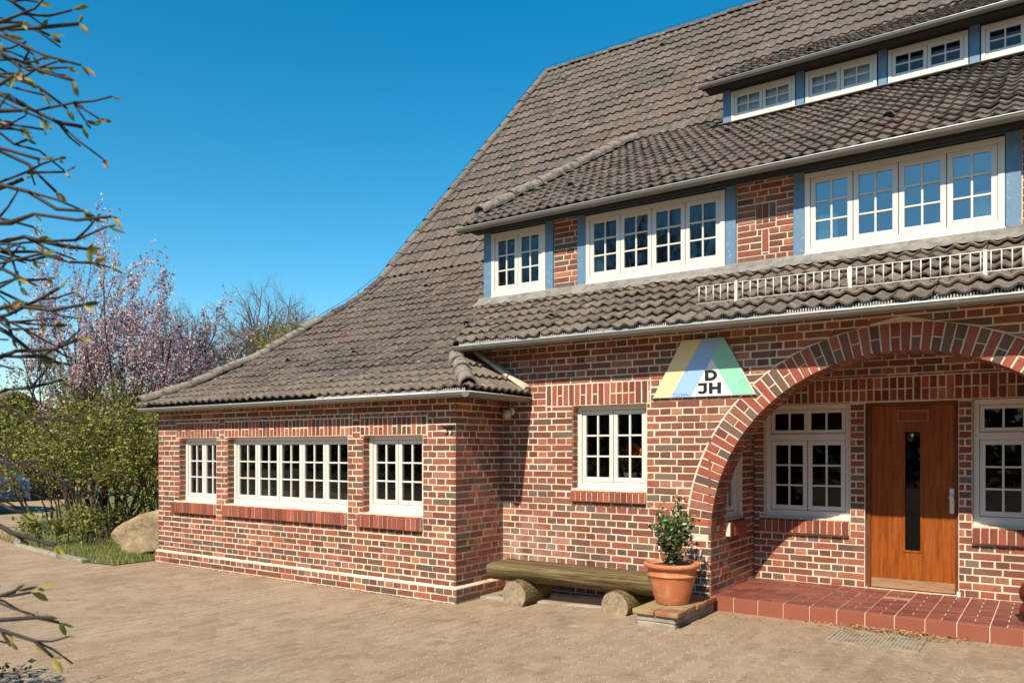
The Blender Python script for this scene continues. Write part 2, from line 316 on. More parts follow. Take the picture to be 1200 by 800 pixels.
# ------------------------------------------------------------------ brick work helpers
def brick(mb, P, n, dep, bev=.0045, jit=.0026, rid=None, mat=0):
    P = [V(p) for p in P]; n = V(n)
    o = n * rng.uniform(-.0025, .0025)
    e1 = (P[1] - P[0]).normalized(); e2 = (P[3] - P[0]).normalized()
    P = [p + e1 * rng.uniform(-jit, jit) + e2 * rng.uniform(-jit, jit) + o + n * rng.uniform(-.0009, .0009) for p in P]
    C = sum(P, V((0, 0, 0))) / 4
    back = [p - n * dep for p in P]; ring = [p - n * bev for p in P]
    inn = []
    for k in range(4):
        a = (P[(k + 1) % 4] - P[k]).normalized(); b = (P[(k - 1) % 4] - P[k]).normalized(); inn.append(P[k] + (a + b) * bev * .8)
    vs = back + ring + inn; fs = [(8, 9, 10, 11)]
    for k in range(4):
        j = (k + 1) % 4; fs += [(k, j, 4 + j, 4 + k), (4 + k, 4 + j, 8 + j, 8 + k)]
    mb.add(vs, fs, rid, mat)
J = .0145
def front(y0): return lambda a, d, z: (a, y0 + d, z)
def sideR(x0): return lambda a, d, z: (x0 - d, a, z)        # wall whose face looks to +x
def brick_rows(mb, mp, n, a0, a1, z0, z1, holes=(), arch=None, C=.077, par=0, english=True, dep=.03, jit=.0026):
    r = 0; z = z0; eps = 1e-4
    while z < z1 - .02:
        zt = min(z + C, z1); cuts = {a0, a1}
        for (h0, h1, g0, g1) in holes:
            if g0 < zt - eps and g1 > z + eps:
                if a0 < h0 < a1: cuts.add(h0)
                if a0 < h1 < a1: cuts.add(h1)
        cs = sorted(cuts); segs = []
        for p, q in zip(cs, cs[1:]):
            lo, hi = z, zt; m = (p + q) / 2
            for (h0, h1, g0, g1) in holes:
                if h0 < m < h1 and g0 < hi - eps and g1 > lo + eps:
                    if g0 <= lo + .02 and g1 >= hi - .02: lo = hi
                    elif g0 <= lo + .02: lo = g1
                    else: hi = g0
            if hi - lo > .022:
                if segs and abs(segs[-1][1] - p) < eps and abs(segs[-1][2] - lo) < eps and abs(segs[-1][3] - hi) < eps: segs[-1] = (segs[-1][0], q, lo, hi)
                else: segs.append((p, q, lo, hi))
        for (p, q, lo, hi) in segs:
            parts = [((p, p), (q, q))]
            if arch:
                cx, cz, R0, R1 = arch
                def hw(zz):
                    if zz < cz: return R0
                    return math.sqrt(max(0, R1 * R1 - (zz - cz) ** 2)) if zz < cz + R1 else 0
                b, t = hw(lo), hw(hi)
                if lo < cz < hi: b = t = R1
                if b > 0:
                    parts = []
                    if p < cx - b: parts.append(((p, p), (min(q, cx - b), min(q, cx - t)) if q > cx - b else (q, q)))
                    if q > cx + b: parts.append((((cx + b, cx + t) if p < cx + b else (p, p)), (q, q)))
            for (pl, ph), (ql, qh) in parts:
                pm, qm = (pl + ph) / 2, (ql + qh) / 2
                if qm - pm < .03: continue
                hdr = (r + par) % 2 == 0
                if english: w = .13 if hdr else .26; offs = 0 if hdr else .065
                else: w = .13; offs = .04 * (r % 3)
                xs = [pm]; k = math.floor((pm - offs) / w) + 1
                x = offs + k * w
                while x < qm - .02:
                    if english or xs[-1] + .12 < x: 
                        if x - xs[-1] > .05: xs.append(x)
                    x += w
                    if not english and rng.random() < .35: x += w
                if qm - xs[-1] < .05 and len(xs) > 1: xs.pop()
                xs.append(qm)
                jz = rng.uniform(-.0015, .0015)
                for k in range(len(xs) - 1):
                    xa, xb = xs[k], xs[k + 1]
                    la = lb_ = xa + J / 2; ra = rb = xb - J / 2
                    if k == 0: la, lb_ = pl + (J / 2 if pl > a0 + .01 else 0), ph + (J / 2 if pl > a0 + .01 else 0)
                    if k == len(xs) - 2: ra, rb = ql - (J / 2 if ql < a1 - .01 else 0), qh - (J / 2 if ql < a1 - .01 else 0)
                    if ra - la < .015 and rb - lb_ < .015: continue
                    s = rng.uniform(-.004, .004) if 0 < k < len(xs) - 2 else 0
                    brick(mb, [mp(la + s, 0, lo + J / 2 + jz), mp(ra + s, 0, lo + J / 2 + jz), mp(rb + s, 0, hi - J / 2 + jz), mp(lb_ + s, 0, hi - J / 2 + jz)], n, dep, jit=jit)
        z = zt; r += 1
def wall_slab(mb, mp, a0, a1, z0, z1, holes, d0=.005, d1=.36, arch=None):
    """mortar body of a wall with rectangular holes and one round arch"""
    A = sorted({a0, a1} | {h for q in holes for h in q[:2] if a0 < h < a1}); Z = sorted({z0, z1} | {h for q in holes for h in q[2:4] if z0 < h < z1})
    if arch: cx, cz, R = arch; A = sorted(set(A) | {cx - R, cx + R})
    def solid(a, z):
        if not (a0 < a < a1 and z0 < z < z1): return False
        if arch and cx - R < a < cx + R: return False
        return not any(q[0] < a < q[1] and q[2] < z < q[3] for q in holes)
    for i in range(len(A) - 1):
        for k in range(len(Z) - 1):
            p, q, l, h = A[i], A[i + 1], Z[k], Z[k + 1]; ma, mz = (p + q) / 2, (l + h) / 2
            if not solid(ma, mz): continue
            mb.quad(mp(p, d0, l), mp(q, d0, l), mp(q, d0, h), mp(p, d0, h)); mb.quad(mp(p, d1, l), mp(q, d1, l), mp(q, d1, h), mp(p, d1, h))
            if not solid(p - .001, mz): mb.quad(mp(p, d0, l), mp(p, d1, l), mp(p, d1, h), mp(p, d0, h))
            if not solid(q + .001, mz): mb.quad(mp(q, d0, l), mp(q, d1, l), mp(q, d1, h), mp(q, d0, h))
            if not solid(ma, l - .001): mb.quad(mp(p, d0, l), mp(q, d0, l), mp(q, d1, l), mp(p, d1, l))
            if not solid(ma, h + .001): mb.quad(mp(p, d0, h), mp(q, d0, h), mp(q, d1, h), mp(p, d1, h))
    if arch:
        N = 64
        for k in range(N):
            t0, t1 = math.pi * k / N, math.pi * (k + 1) / N
            p = (cx - R * math.cos(t0), cz + R * math.sin(t0)); q = (cx - R * math.cos(t1), cz + R * math.sin(t1))
            for d in (d0, d1): mb.quad(mp(p[0], d, p[1]), mp(q[0], d, q[1]), mp(q[0], d, z1), mp(p[0], d, z1))
            mb.quad(mp(p[0], d0, p[1]), mp(q[0], d0, q[1]), mp(q[0], d1, q[1]), mp(p[0], d1, p[1]))
def soldiers(mb, mp, n, a0, a1, z0, z1, split=.45):
    a = a0
    while a < a1 - .02:
        b = min(a + .0765, a1)
        L, R_ = a + J / 2, b - J / 2
        if rng.random() < split:
            zm = (z0 + z1) / 2
            for (l, h) in ((z0, zm), (zm, z1)): brick(mb, [mp(L, 0, l + J / 2), mp(R_, 0, l + J / 2), mp(R_, 0, h - J / 2), mp(L, 0, h - J / 2)], n, .03)
        else: brick(mb, [mp(L, 0, z0 + J / 2), mp(R_, 0, z0 + J / 2), mp(R_, 0, z1 - J / 2), mp(L, 0, z1 - J / 2)], n, .03)
        a = b
def sill(mp, n, a0, a1, z0, z1, parent, out=.05, deep=.11):
    mb = MB(); a = a0; w = (a1 - a0) / max(1, round((a1 - a0) / .0745))
    drop = .03
    while a < a1 - .01:
        b = a + w; j = rng.uniform(-.003, .003); g = .0045
        mb.hexa([mp(a + g, -out + j, z0), mp(b - g, -out + j, z0), mp(b - g, -out + j, z1 - drop + j), mp(a + g, -out + j, z1 - drop + j),
                 mp(a + g, deep, z0), mp(b - g, deep, z0), mp(b - g, deep, z1), mp(a + g, deep, z1)])
        a = b
    q = .007
    mb.hexa([mp(a0, -out + q, z0 + .004), mp(a1, -out + q, z0 + .004), mp(a1, -out + q, z1 - drop - .006), mp(a0, -out + q, z1 - drop - .006),
             mp(a0, deep - .01, z0 + .004), mp(a1, deep - .01, z0 + .004), mp(a1, deep - .01, z1 - .006), mp(a0, deep - .01, z1 - .006)], mat=1)
    return mb.build('sill', [M['sill'], M['mortar']], parent, bevel=.003)

# ------------------------------------------------------------------ the house
house = thing('brick_house', 'large old red brick house with a steep brown tiled roof, dormers and an arched porch', 'house', (-4.0, 9.0, 0))
YM, YA, YP, YD, YT = 7.85, 6.93, 9.25, 9.4, 13.5
XA0, XA1 = -11.47, -5.569
NF, NR = (0, -1, 0), (1, 0, 0)
def part(name, mb, mats, parent=house, bevel=0): return mb.build(name, mats, parent, bevel)

def window(mp, a0, a1, z0, z1, d, leaves, rows=3, cols=2, fw=.055, stile=.048, bottom=.075, gl='glass', lintel=None, sl=None, transom=None, n=NF, pair=None):
    """frame (part) > sashes, panes, sill, lintel"""
    f = MB(); e = .075
    f.mbox(mp, a0, a0 + fw, d, d + e, z0, z1); f.mbox(mp, a1 - fw, a1, d, d + e, z0, z1)
    f.mbox(mp, a0 + fw, a1 - fw, d + .001, d + e, z0, z0 + bottom); f.mbox(mp, a0 + fw, a1 - fw, d + .001, d + e, z1 - fw, z1)
    if sl is not None or True: f.mbox(mp, a0 - .01, a1 + .01, d - .008, d + .02, z0 - .012, z0 + .006)
    top = z1 - fw
    if transom:
        zt = transom; f.mbox(mp, a0 + fw, a1 - fw, d - .004, d + e, zt, zt + .075)
    fr = part('window', f, M['white'], bevel=.004)
    ia, ib = a0 + fw, a1 - fw
    g = MB(); gk = MB()
    def sash(p, q, l, h, rows, cols, lw):
        m = MB(); c0 = .004; dd = d + .012
        p += c0; q -= c0; l += c0; h -= c0
        m.mbox(mp, p, p + lw, dd, dd + .05, l, h); m.mbox(mp, q - lw, q, dd, dd + .05, l, h)
        m.mbox(mp, p + lw, q - lw, dd + .001, dd + .05, l, l + lw * 1.1); m.mbox(mp, p + lw, q - lw, dd + .001, dd + .05, h - lw, h)
        w = (q - p - 2 * lw) / cols; hh = (h - l - 2.1 * lw) / rows
        for k in range(1, cols): x = p + lw + w * k; m.mbox(mp, x - .011, x + .011, dd + .006, dd + .04, l + lw * 1.1, h - lw)
        for k in range(1, rows): zz = l + lw * 1.1 + hh * k; m.mbox(mp, p + lw, q - lw, dd + .004, dd + .04, zz - .010, zz + .010)
        part('sash', m, M['white'], fr, bevel=.003)
        g.quad(mp(p + lw * .5, dd + .024, l + lw * .5), mp(q - lw * .5, dd + .024, l + lw * .5), mp(q - lw * .5, dd + .024, h - lw * .5), mp(p + lw * .5, dd + .024, h - lw * .5))
    ztop = transom if transom else top
    w = (ib - ia) / leaves
    for k in range(leaves):
        sash(ia + w * k, ia + w * (k + 1), z0 + bottom, ztop, rows, cols, stile)
    if transom:
        im = (ia + ib) / 2; sash(ia, im + .004, transom + .075, top, 1, 2, stile * .8); sash(im - .004, ib, transom + .075, top, 1, 2, stile * .8)
    part('pane', g, M[gl], fr)
    gk.mbox(mp, ia, ib, d + .068, d + .07, z0 + bottom, z0 + bottom + .001); 
    if sl: sill(mp, n, *sl, fr)
    if lintel:
        m = MB(); soldiers(m, mp, n, *lintel); part('lintel', m, M['soldier'], fr)
    return fr

# --- annex front
mpA = front(YA)
wA = [(-10.90, -10.0, .965, 1.91), (-9.72, -7.30, .965, 1.91), (-7.02, -6.06, .965, 1.91)]   # brick openings
sA = [(-11.05, -10.0, .79, .965), (-9.80, -7.30, .79, .965), (-7.10, -6.06, .79, .965)]
lA = [(-11.0, -9.93, 1.91, 2.13), (-9.80, -7.22, 1.91, 2.13), (-7.08, -5.99, 1.91, 2.13)]
b = MB(); brick_rows(b, mpA, NF, XA0, XA1, .179, 2.42, wA + sA + lA, par=1)
b_annex = b
part_annex = None
m = MB(); wall_slab(m, mpA, XA0 + .004, XA1 - .004, 0, 2.42, wA, d1=.3); annex_slab = m
window(mpA, -10.90, -10.0, .97, 1.91, .1, 2, lintel=(-11.0, -9.93, 1.91, 2.13), sl=sA[0], bottom=.06)
window(mpA, -9.72, -7.30, .97, 1.91, .1, 5, lintel=(-9.80, -7.22, 1.91, 2.13), sl=sA[1], bottom=.07)
window(mpA, -7.02, -6.06, .97, 1.91, .1, 2, lintel=(-7.08, -5.99, 1.91, 2.13), sl=sA[2], bottom=.10)
def reveal(mb, mp, a, z0, z1, dep, n):   # bricks turning the left corner of an opening
    z = z0
    while z < z1 - .02:
        h = min(z + .077, z1); brick(mb, [mp(a + .004, 0, z + J / 2), mp(a + .004, dep, z + J / 2), mp(a + .004, dep, h - J / 2), mp(a + .004, 0, h - J / 2)], n, .02); z = h
for (h0, h1, g0, g1) in wA: reveal(b_annex, mpA, h0, g0, g1, .1, NR)
aw = part('annex_wall', b_annex, M['brick']); part('wall_mortar', annex_slab, M['mortar'], aw)
# --- annex plinth
b = MB(); mpP = front(YA - .035)
brick_rows(b, mpP, NF, XA0 - .04, XA1 + .035, .018 - .077, .172, par=0)
brick_rows(b, sideR(XA1 + .035), NR, YA - .035, YM, .018 - .077, .172, par=0)
pl = part('plinth', b, M['brick'])
m = MB(); m.box(XA0 - .035, XA1 + .029, YA - .029, YA + .1, -.1, .172); m.box(XA1 - .1, XA1 + .029, YA + .1, YM + .05, -.1, .172)
m.hexa([(XA0 - .03, YA - .03, .172), (XA1 + .03, YA - .03, .172), (XA1, YA + .005, .2), (XA0, YA + .005, .2), (XA0 - .03, YA + .1, .172), (XA1 + .03, YA + .1, .172), (XA1, YA + .1, .2), (XA0, YA + .1, .2)])
m.hexa([(XA1 + .03, YA - .03, .1721), (XA1 + .03, YM, .1721), (XA1 - .002, YM, .2001), (XA1 - .002, YA + .005, .2001), (XA1 - .1, YA - .03, .1721), (XA1 - .1, YM, .1721), (XA1 - .1, YM, .2), (XA1 - .1, YA, .2)])
part('wall_mortar', m, M['mortar'], pl)
# --- annex return wall
b = MB(); brick_rows(b, sideR(XA1), NR, YA, YM, .179, 2.42, english=False, jit=.003); rw = part('annex_side_wall', b, M['brick'])
m = MB(); wall_slab(m, sideR(XA1), YA + .004, YM, .1, 2.42, [], d1=.3); part('wall_mortar', m, M['mortar'], rw)
# left gable of the house
m = MB(); gp = [(6.95, 0), (6.95, 2.38), (8.66, 3.08), (12.0, 5.1), (18.5, 12.0), (30, 2.4), (30, 0)]
for x in (XA0 + .002, 3.0): m.poly([(x, y, z) for y, z in gp])
m.quad((XA0, 30, 0), (3, 30, 0), (3, 30, 2.5), (XA0, 30, 2.5)); part('gable_wall', m, M['sill'])

# --- main front with arch
mpM = front(YM); CX, CZ, R0 = -1.17, .86, 1.77; R1 = R0 + .255
XM1 = 2.9
wM = [(-4.58, -3.665, 1.29, 2.24)]; sM = [(-4.60, -3.665, 1.15, 1.29)]; lM = [(-4.95, -3.62, 2.24, 2.49)]
b = MB(); brick_rows(b, mpM, NF, XA1, XM1, .025, 3.03, wM + sM + lM, arch=(CX, CZ, R0, R1 + .012), par=1)
reveal(b, mpM, -4.58, 1.295, 2.24, .1, NR); brick_rows(b, mpM, NF, -6.3, XA1, 2.412, 3.03, par=1); mw = part('front_wall', b, M['brick'])
m = MB(); wall_slab(m, mpM, -6.35, XA1 - .1, 2.4, 3.03, []); wall_slab(m, mpM, XA1 - .1, XM1, -.1, 3.03, wM, d1=.36, arch=(CX, CZ, R0 + .009)); part('wall_mortar', m, M['mortar'], mw)
window(mpM, -4.58, -3.665, 1.297, 2.24, .1, 2, lintel=(-4.95, -3.62, 2.24, 2.49), sl=sM[0], bottom=.07)
# arch ring
b = MB(); nv = 70; da = math.pi / nv
for k in range(nv):
    t0, t1 = math.pi - k * da, math.pi - (k + 1) * da
    def P(r, t, y): return V((CX + r * math.cos(t), y, CZ + r * math.sin(t)))
    g = J / 2
    def vou(r0, r1, y=YM - .003, dep=.115):
        ga, gb = g / r0, g / r1
        brick(b, [P(r0, t0 - ga, y), P(r0, t1 + ga, y), P(r1, t1 + gb, y), P(r1, t0 - gb, y)], NF, dep, jit=.002)
    if k % 2 or rng.random() < .12: vou(R0, R1 - .002)
    else: vou(R0, R0 + .12); vou(R0 + .131, R1 - .002)
    for y0 in (YM + .123, YM + .243):
        if (k % 2) or True: vou(R0 + rng.uniform(-.002, .003), R0 + .06, y0, .112)
# thin outer header course line on the extrados
for k in range(nv // 2):
    t0, t1 = math.pi - k * 2 * da, math.pi - (k + 1) * 2 * da
# jamb bricks under the springing (left side returns into the porch wall)
part('arch_ring', b, M['voussoir'])
# --- porch walls
XPL, XPR = CX - R0, CX + R0
FZ = .235
mpL = sideR(XPL)
hL = [(8.33, 8.84, .985, 2.25)]; sL = [(8.30, 8.86, .80, .985)]
b = MB(); brick_rows(b, mpL, NR, YM, YP, .025, 2.95, hL + sL, english=False, jit=.003); 
# remove nothing: the part above the springing lies behind the arch
pw = part('porch_side_wall', b, M['brick'])
m = MB(); wall_slab(m, mpL, YM + .01, YP, 0, 2.95, hL, d1=.3); part('wall_mortar', m, M['mortar'], pw)
window(mpL, 8.34, 8.83, .99, 2.25, .06, 1, rows=3, cols=2, sl=sL[0], n=NR, bottom=.06)
mpB = front(YP)
hB = [(-2.82, -1.882, .965, 2.255), (-1.73, -.84, FZ, 2.245), (-.715, .22, .965, 2.255)]
sB = [(-2.87, -1.885, .79, .965), (-.715, .26, .79, .965)]; lB = [(XPL, XPR, 2.255, 2.515)]
b = MB(); brick_rows(b, mpB, NF, XPL, XPR, FZ, 2.95, hB + sB + lB, par=0, jit=.0025); bw = part('porch_back_wall', b, M['brick'])
m = MB(); wall_slab(m, mpB, XPL, XPR, 0, 2.95, hB, d1=.3); part('wall_mortar', m, M['mortar'], bw)
m = MB(); soldiers(m, mpB, NF, XPL, XPR, 2.255, 2.515, .8); part('lintel_course', m, M['soldier'], bw)
w = window(mpB, -2.817, -1.885, .972, 2.25, .06, 2, transom=1.84, sl=sB[0], bottom=.07, gl='glass_dark')
w = window(mpB, -.712, .22, .972, 2.25, .06, 2, transom=1.84, sl=sB[1], bottom=.085, gl='glass_dark')
m = MB(); m.quad((XPR, YM + .36, 0), (XPR, YP, 0), (XPR, YP, 2.95), (XPR, YM + .36, 2.95)); m.quad((XPL - .4, YM + .3, 2.93), (XPR + .3, YM + .3, 2.93), (XPR + .3, YP + .3, 2.93), (XPL - .4, YP + .3, 2.93))
part('porch_ceiling', m, M['sill'])
# --- porch floor and step
b = MB(); tw, td = .2475, .118
b2 = MB()
z0s, z1s = .09 - .02, FZ - .012
x = XPL - .0; yf = YM - .01
b.box(XPL - .012, XPR, yf + .012, YP + .05, 0, FZ - .006, mat=1)
k = 0; x = XPL - .012
xj = x
while xj < XPR:   # nosing tiles
    q = min(xj + tw, XPR)
    b.box(xj + .004, q - .004, yf, yf + .05, .075, FZ - .003 + rng.uniform(-.001, .001), mat=2)
    # floor rows behind
    y = yf + .054; r = 0
    while y < YP - .01:
        y1 = min(y + td, YP)
        half = (r + k) % 2
        cuts = [xj, (xj + q) / 2, q] if not half else [xj, q]
        for c0, c1 in zip(cuts, cuts[1:]):
            dz = rng.uniform(-.0015, .0015); mt = 3 if (abs((c0 + c1) / 2 + 1.3) < .13 and abs(y - 8.72) < .06) else 0
            b.box(c0 + .004, c1 - .004, y + .0025, y1 - .0025, FZ - .05, FZ + dz, mat=mt)
        y = y1; r += 1
    xj = q; k += 1
part('porch_step', b, [M['ftile'], M['mortar'], M['nosing'], M['nosing_pale']], bevel=.0025)
# --- door
m = MB(); d0, d1, dz0, dz1 = -1.717, -.848, FZ + .004, 2.238
m.mbox(mpB, d0, d0 + .035, .05, .13, dz0, dz1); m.mbox(mpB, d1 - .022, d1, .05, .13, dz0, dz1); m.mbox(mpB, d0 + .035, d1 - .022, .05, .13, dz1 - .03, dz1)
dfr = part('door_frame', m, M['door_frame'], bevel=.003)
m = MB(); gx0, gx1, gz0, gz1 = -1.347, -1.193, .66, 1.93
dl, dr = d0 + .038, d1 - .025
m.mbox(mpB, dl, gx0, .07, .115, dz0 + .005, dz1 - .033); m.mbox(mpB, gx1, dr, .07, .115, dz0 + .005, dz1 - .033)
m.mbox(mpB, gx0, gx1, .0701, .115, dz0 + .005, gz0); m.mbox(mpB, gx0, gx1, .0701, .115, gz1, dz1 - .033)
door = part('door', m, M['door'])
m = MB()
for a, bb, l, h in ((gx0 - .014, gx0 + .004, gz0 - .014, gz1 + .014), (gx1 - .004, gx1 + .014, gz0 - .014, gz1 + .014), (gx0 + .004, gx1 - .004, gz0 - .014, gz0 + .004), (gx0 + .004, gx1 - .004, gz1 - .004, gz1 + .014)): m.mbox(mpB, a, bb, .062, .1, l, h)
part('glazing_bead', m, M['door'], door, .002)
m = MB(); m.quad(mpB(gx0, .09, gz0), mpB(gx1, .09, gz0), mpB(gx1, .09, gz1), mpB(gx0, .09, gz1)); part('pane', m, M['glass_dark'], door)
m = MB(); m.mbox(mpB, dl + .002, dr - .002, .058, .0698, dz0 + .008, dz0 + .11); part('kick_board', m, M['kick'], door, .003)
m = MB(); m.mbox(mpB, -1.41, -1.125, .064, .0699, 2.045, 2.15); part('letter_plate', m, M['door'], door, .003)
m = MB()
for a, bb, l, h in ((-1.42, -1.115, 2.143, 2.158), (-1.42, -1.115, 2.037, 2.052), (-1.42, -1.405, 2.052, 2.143), (-1.13, -1.115, 2.052, 2.143)): m.mbox(mpB, a, bb, .056, .0635, l, h)
part('letter_frame', m, M['kick'], door)
m = MB(); m.mbox(mpB, -.925, -.882, .06, .0699, 1.075, 1.335); m.tube([mpB(-.903, .06, 1.245), mpB(-.903, .015, 1.245)], .016, 12); m.tube([mpB(-.903, .015, 1.245), mpB(-.903, -.005, 1.245)], [.024, .024], 14); m.tube([mpB(-.903, .06, 1.13), mpB(-.903, .052, 1.13)], .012, 10)
part('handle', m, M['steel'], door, .002)
m = MB(); m.lathe((-1.27, YP + .05, 1.90), [(.0, -.03), (.02, -.025), (.024, 0), (.014, .02), (0, .026)], 12); part('door_knob', m, M['steel'], door)
m = MB(); m.lathe((-.835, YP - .03, FZ), [(.018, 0), (.02, .03), (.016, .05), (0, .052)], 12); part('door_stop', m, M['white_metal'], dfr)

# --- first-floor dormer front
mpD = front(YD)
ZB, ZT = 3.975, 4.9
panels = [(-5.79, -5.41), (-3.19, -2.53), (-.29, .35)]
for (p, q) in panels:
    b = MB()
    if p == -3.19:
        # ornamental panel: bricks set on end in the middle
        xc = (p + q) / 2 + .01
        holes = [(xc - .12, xc + .12, 4.36, 4.66), (xc - .045, xc + .035, 4.08, 4.36)]
        brick_rows(b, mpD, NF, p, q, ZB, 5.0, holes, par=1, english=False)
        for a in (xc - .12, xc - .04, xc + .04): brick(b, [mpD(a + .006, 0, 4.43), mpD(a + .074, 0, 4.43), mpD(a + .074, 0, 4.655), mpD(a + .006, 0, 4.655)], NF, .03)
        brick(b, [mpD(xc - .115, 0, 4.365), mpD(xc + .115, 0, 4.365), mpD(xc + .115, 0, 4.42), mpD(xc - .115, 0, 4.42)], NF, .03)
        brick(b, [mpD(xc - .04, 0, 4.09), mpD(xc + .03, 0, 4.09), mpD(xc + .03, 0, 4.35), mpD(xc - .04, 0, 4.35)], NF, .03)
    else: brick_rows(b, mpD, NF, p, q, ZB, 5.0, par=1, english=False)
    pn = part('brick_panel', b, M['brick'])
    m = MB(); m.mbox(mpD, p - .02, q + .02, .007, .25, ZB - .1, 5.0); part('wall_mortar', m, M['mortar'], pn)
for (p, q) in ((-7.0, -6.865), (-5.915, -5.795), (-5.405, -5.275), (-3.33, -3.2), (-2.525, -2.4), (-.435, -.3), (.36, .48)):
    m = MB(); m.mbox(mpD, p, q, -.03, .12, 3.94, 4.93); part('timber_post', m, M['blue'], bevel=.006)
def wD(a0, a1, leaves, gl):
    return window(mpD, a0, a1, ZB, ZT, -.035, leaves, fw=.06, stile=.055, bottom=.085, gl=gl)
wD(-6.86, -5.92, 2, 'glass_mid'); wD(-5.27, -3.335, 4, 'glass_mid'); wD(-2.395, -.44, 4, 'glass_up'); wD(.485, 2.4, 4, 'glass_up')
m = MB(); m.mbox(mpD, -7.0, 3.0, -.02, .2, 4.93, 5.12); part('dormer_beam', m, M['blue'], bevel=.005)
m = MB()  # lead apron below the dormer windows
n0 = 400
for k in range(n0):
    xa, xb = -7.08 + k * 10.1 / n0, -7.08 + (k + 1) * 10.1 / n0
    def lead(x): return .03 * noise.noise(V((x * 3, 0, 0))) - .022 * (.5 + .5 * math.cos((x + 7.25) / .152 * 2 * math.pi))
    m.quad((xa, YD - .03, 3.985), (xb, YD - .03, 3.985), (xb, YD - .10, 3.91 + lead(xb) * .3), (xa, YD - .10, 3.91 + lead(xa) * .3))
    m.quad((xa, YD - .10, 3.91 + lead(xa) * .3), (xb, YD - .10, 3.91 + lead(xb) * .3), (xb, YD - .23 - lead(xb), 3.82 - lead(xb) * .9), (xa, YD - .23 - lead(xa), 3.82 - lead(xa) * .9))
part('lead_flashing', m, M['flash'])
# dormer cheek (left) and mid soffit
m = MB(); m.poly([(-7.0, YD, 3.6), (-7.0, YD, 5.0), (-7.0, 15.6, 8.4), (-7.0, 11.8, 4.9)]); m.box(-7.0, -6.97, YD, YD + .3, 3.9, 5.0)
part('dormer_cheek', m, M['dark_wood'])
# --- top dormer
mpT = front(YT)
for (p, q) in ((-4.69, -3.60), (-3.435, -2.345), (-2.185, -1.095), (-.93, .16)):
    window(mpT, p, q, 7.44, 7.96, -.03, 2, rows=2, cols=2, fw=.055, stile=.05, bottom=.075, gl='glass')
for (p, q) in ((-4.83, -4.70), (-3.585, -3.45), (-2.325, -2.2), (-1.08, -.945), (.175, .3)):
    m = MB(); m.mbox(mpT, p, q, -.03, .12, 7.38, 8.0); part('timber_post', m, M['blue'], bevel=.006)
m = MB(); m.mbox(mpT, -4.83, 3, -.02, .2, 7.965, 8.1); m.mbox(mpT, -4.83, 3, .05, .2, 7.2, 7.45); m.poly([(-4.84, YT, 7.2), (-4.84, YT, 8.05), (-4.84, 16, 9.55), (-4.84, 14, 7.3)]); part('dormer_beam', m, M['dark_wood'])
m = MB()
for k in range(40):
    xa, xb = -4.9 + k * .195, -4.9 + (k + 1) * .195
    m.quad((xa, YT - .035, 7.45), (xb, YT - .035, 7.45), (xb, YT - .12, 7.405), (xa, YT - .12, 7.405))
part('lead_flashing', m, M['flash'])

# --- interiors (rooms behind the windows)
def room(x0, x1, y0, y1, z0, z1):
    m = MB()
    m.quad((x0, y0, z0), (x1, y0, z0), (x1, y1, z0), (x0, y1, z0)); m.quad((x0, y0, z1), (x1, y0, z1), (x1, y1, z1), (x0, y1, z1))
    m.quad((x0, y1, z0), (x1, y1, z0), (x1, y1, z1), (x0, y1, z1)); m.quad((x0, y0, z0), (x0, y1, z0), (x0, y1, z1), (x0, y0, z1)); m.quad((x1, y0, z0), (x1, y1, z0), (x1, y1, z1), (x1, y0, z1))
    return part('room', m, M['plaster'])
room(-11.2, -5.86, YA + .3, 11.0, .15, 2.35); room(-5.6, -3.3, YM + .36, 12.0, .15, 2.6); room(-3.25, 2.8, YP + .3, 13, .2, 2.7)
room(-6.96, 2.9, YD + .12, 13, 3.6, 4.93); room(-4.8, 2.9, YT + .12, 15.5, 7.2, 8.0)

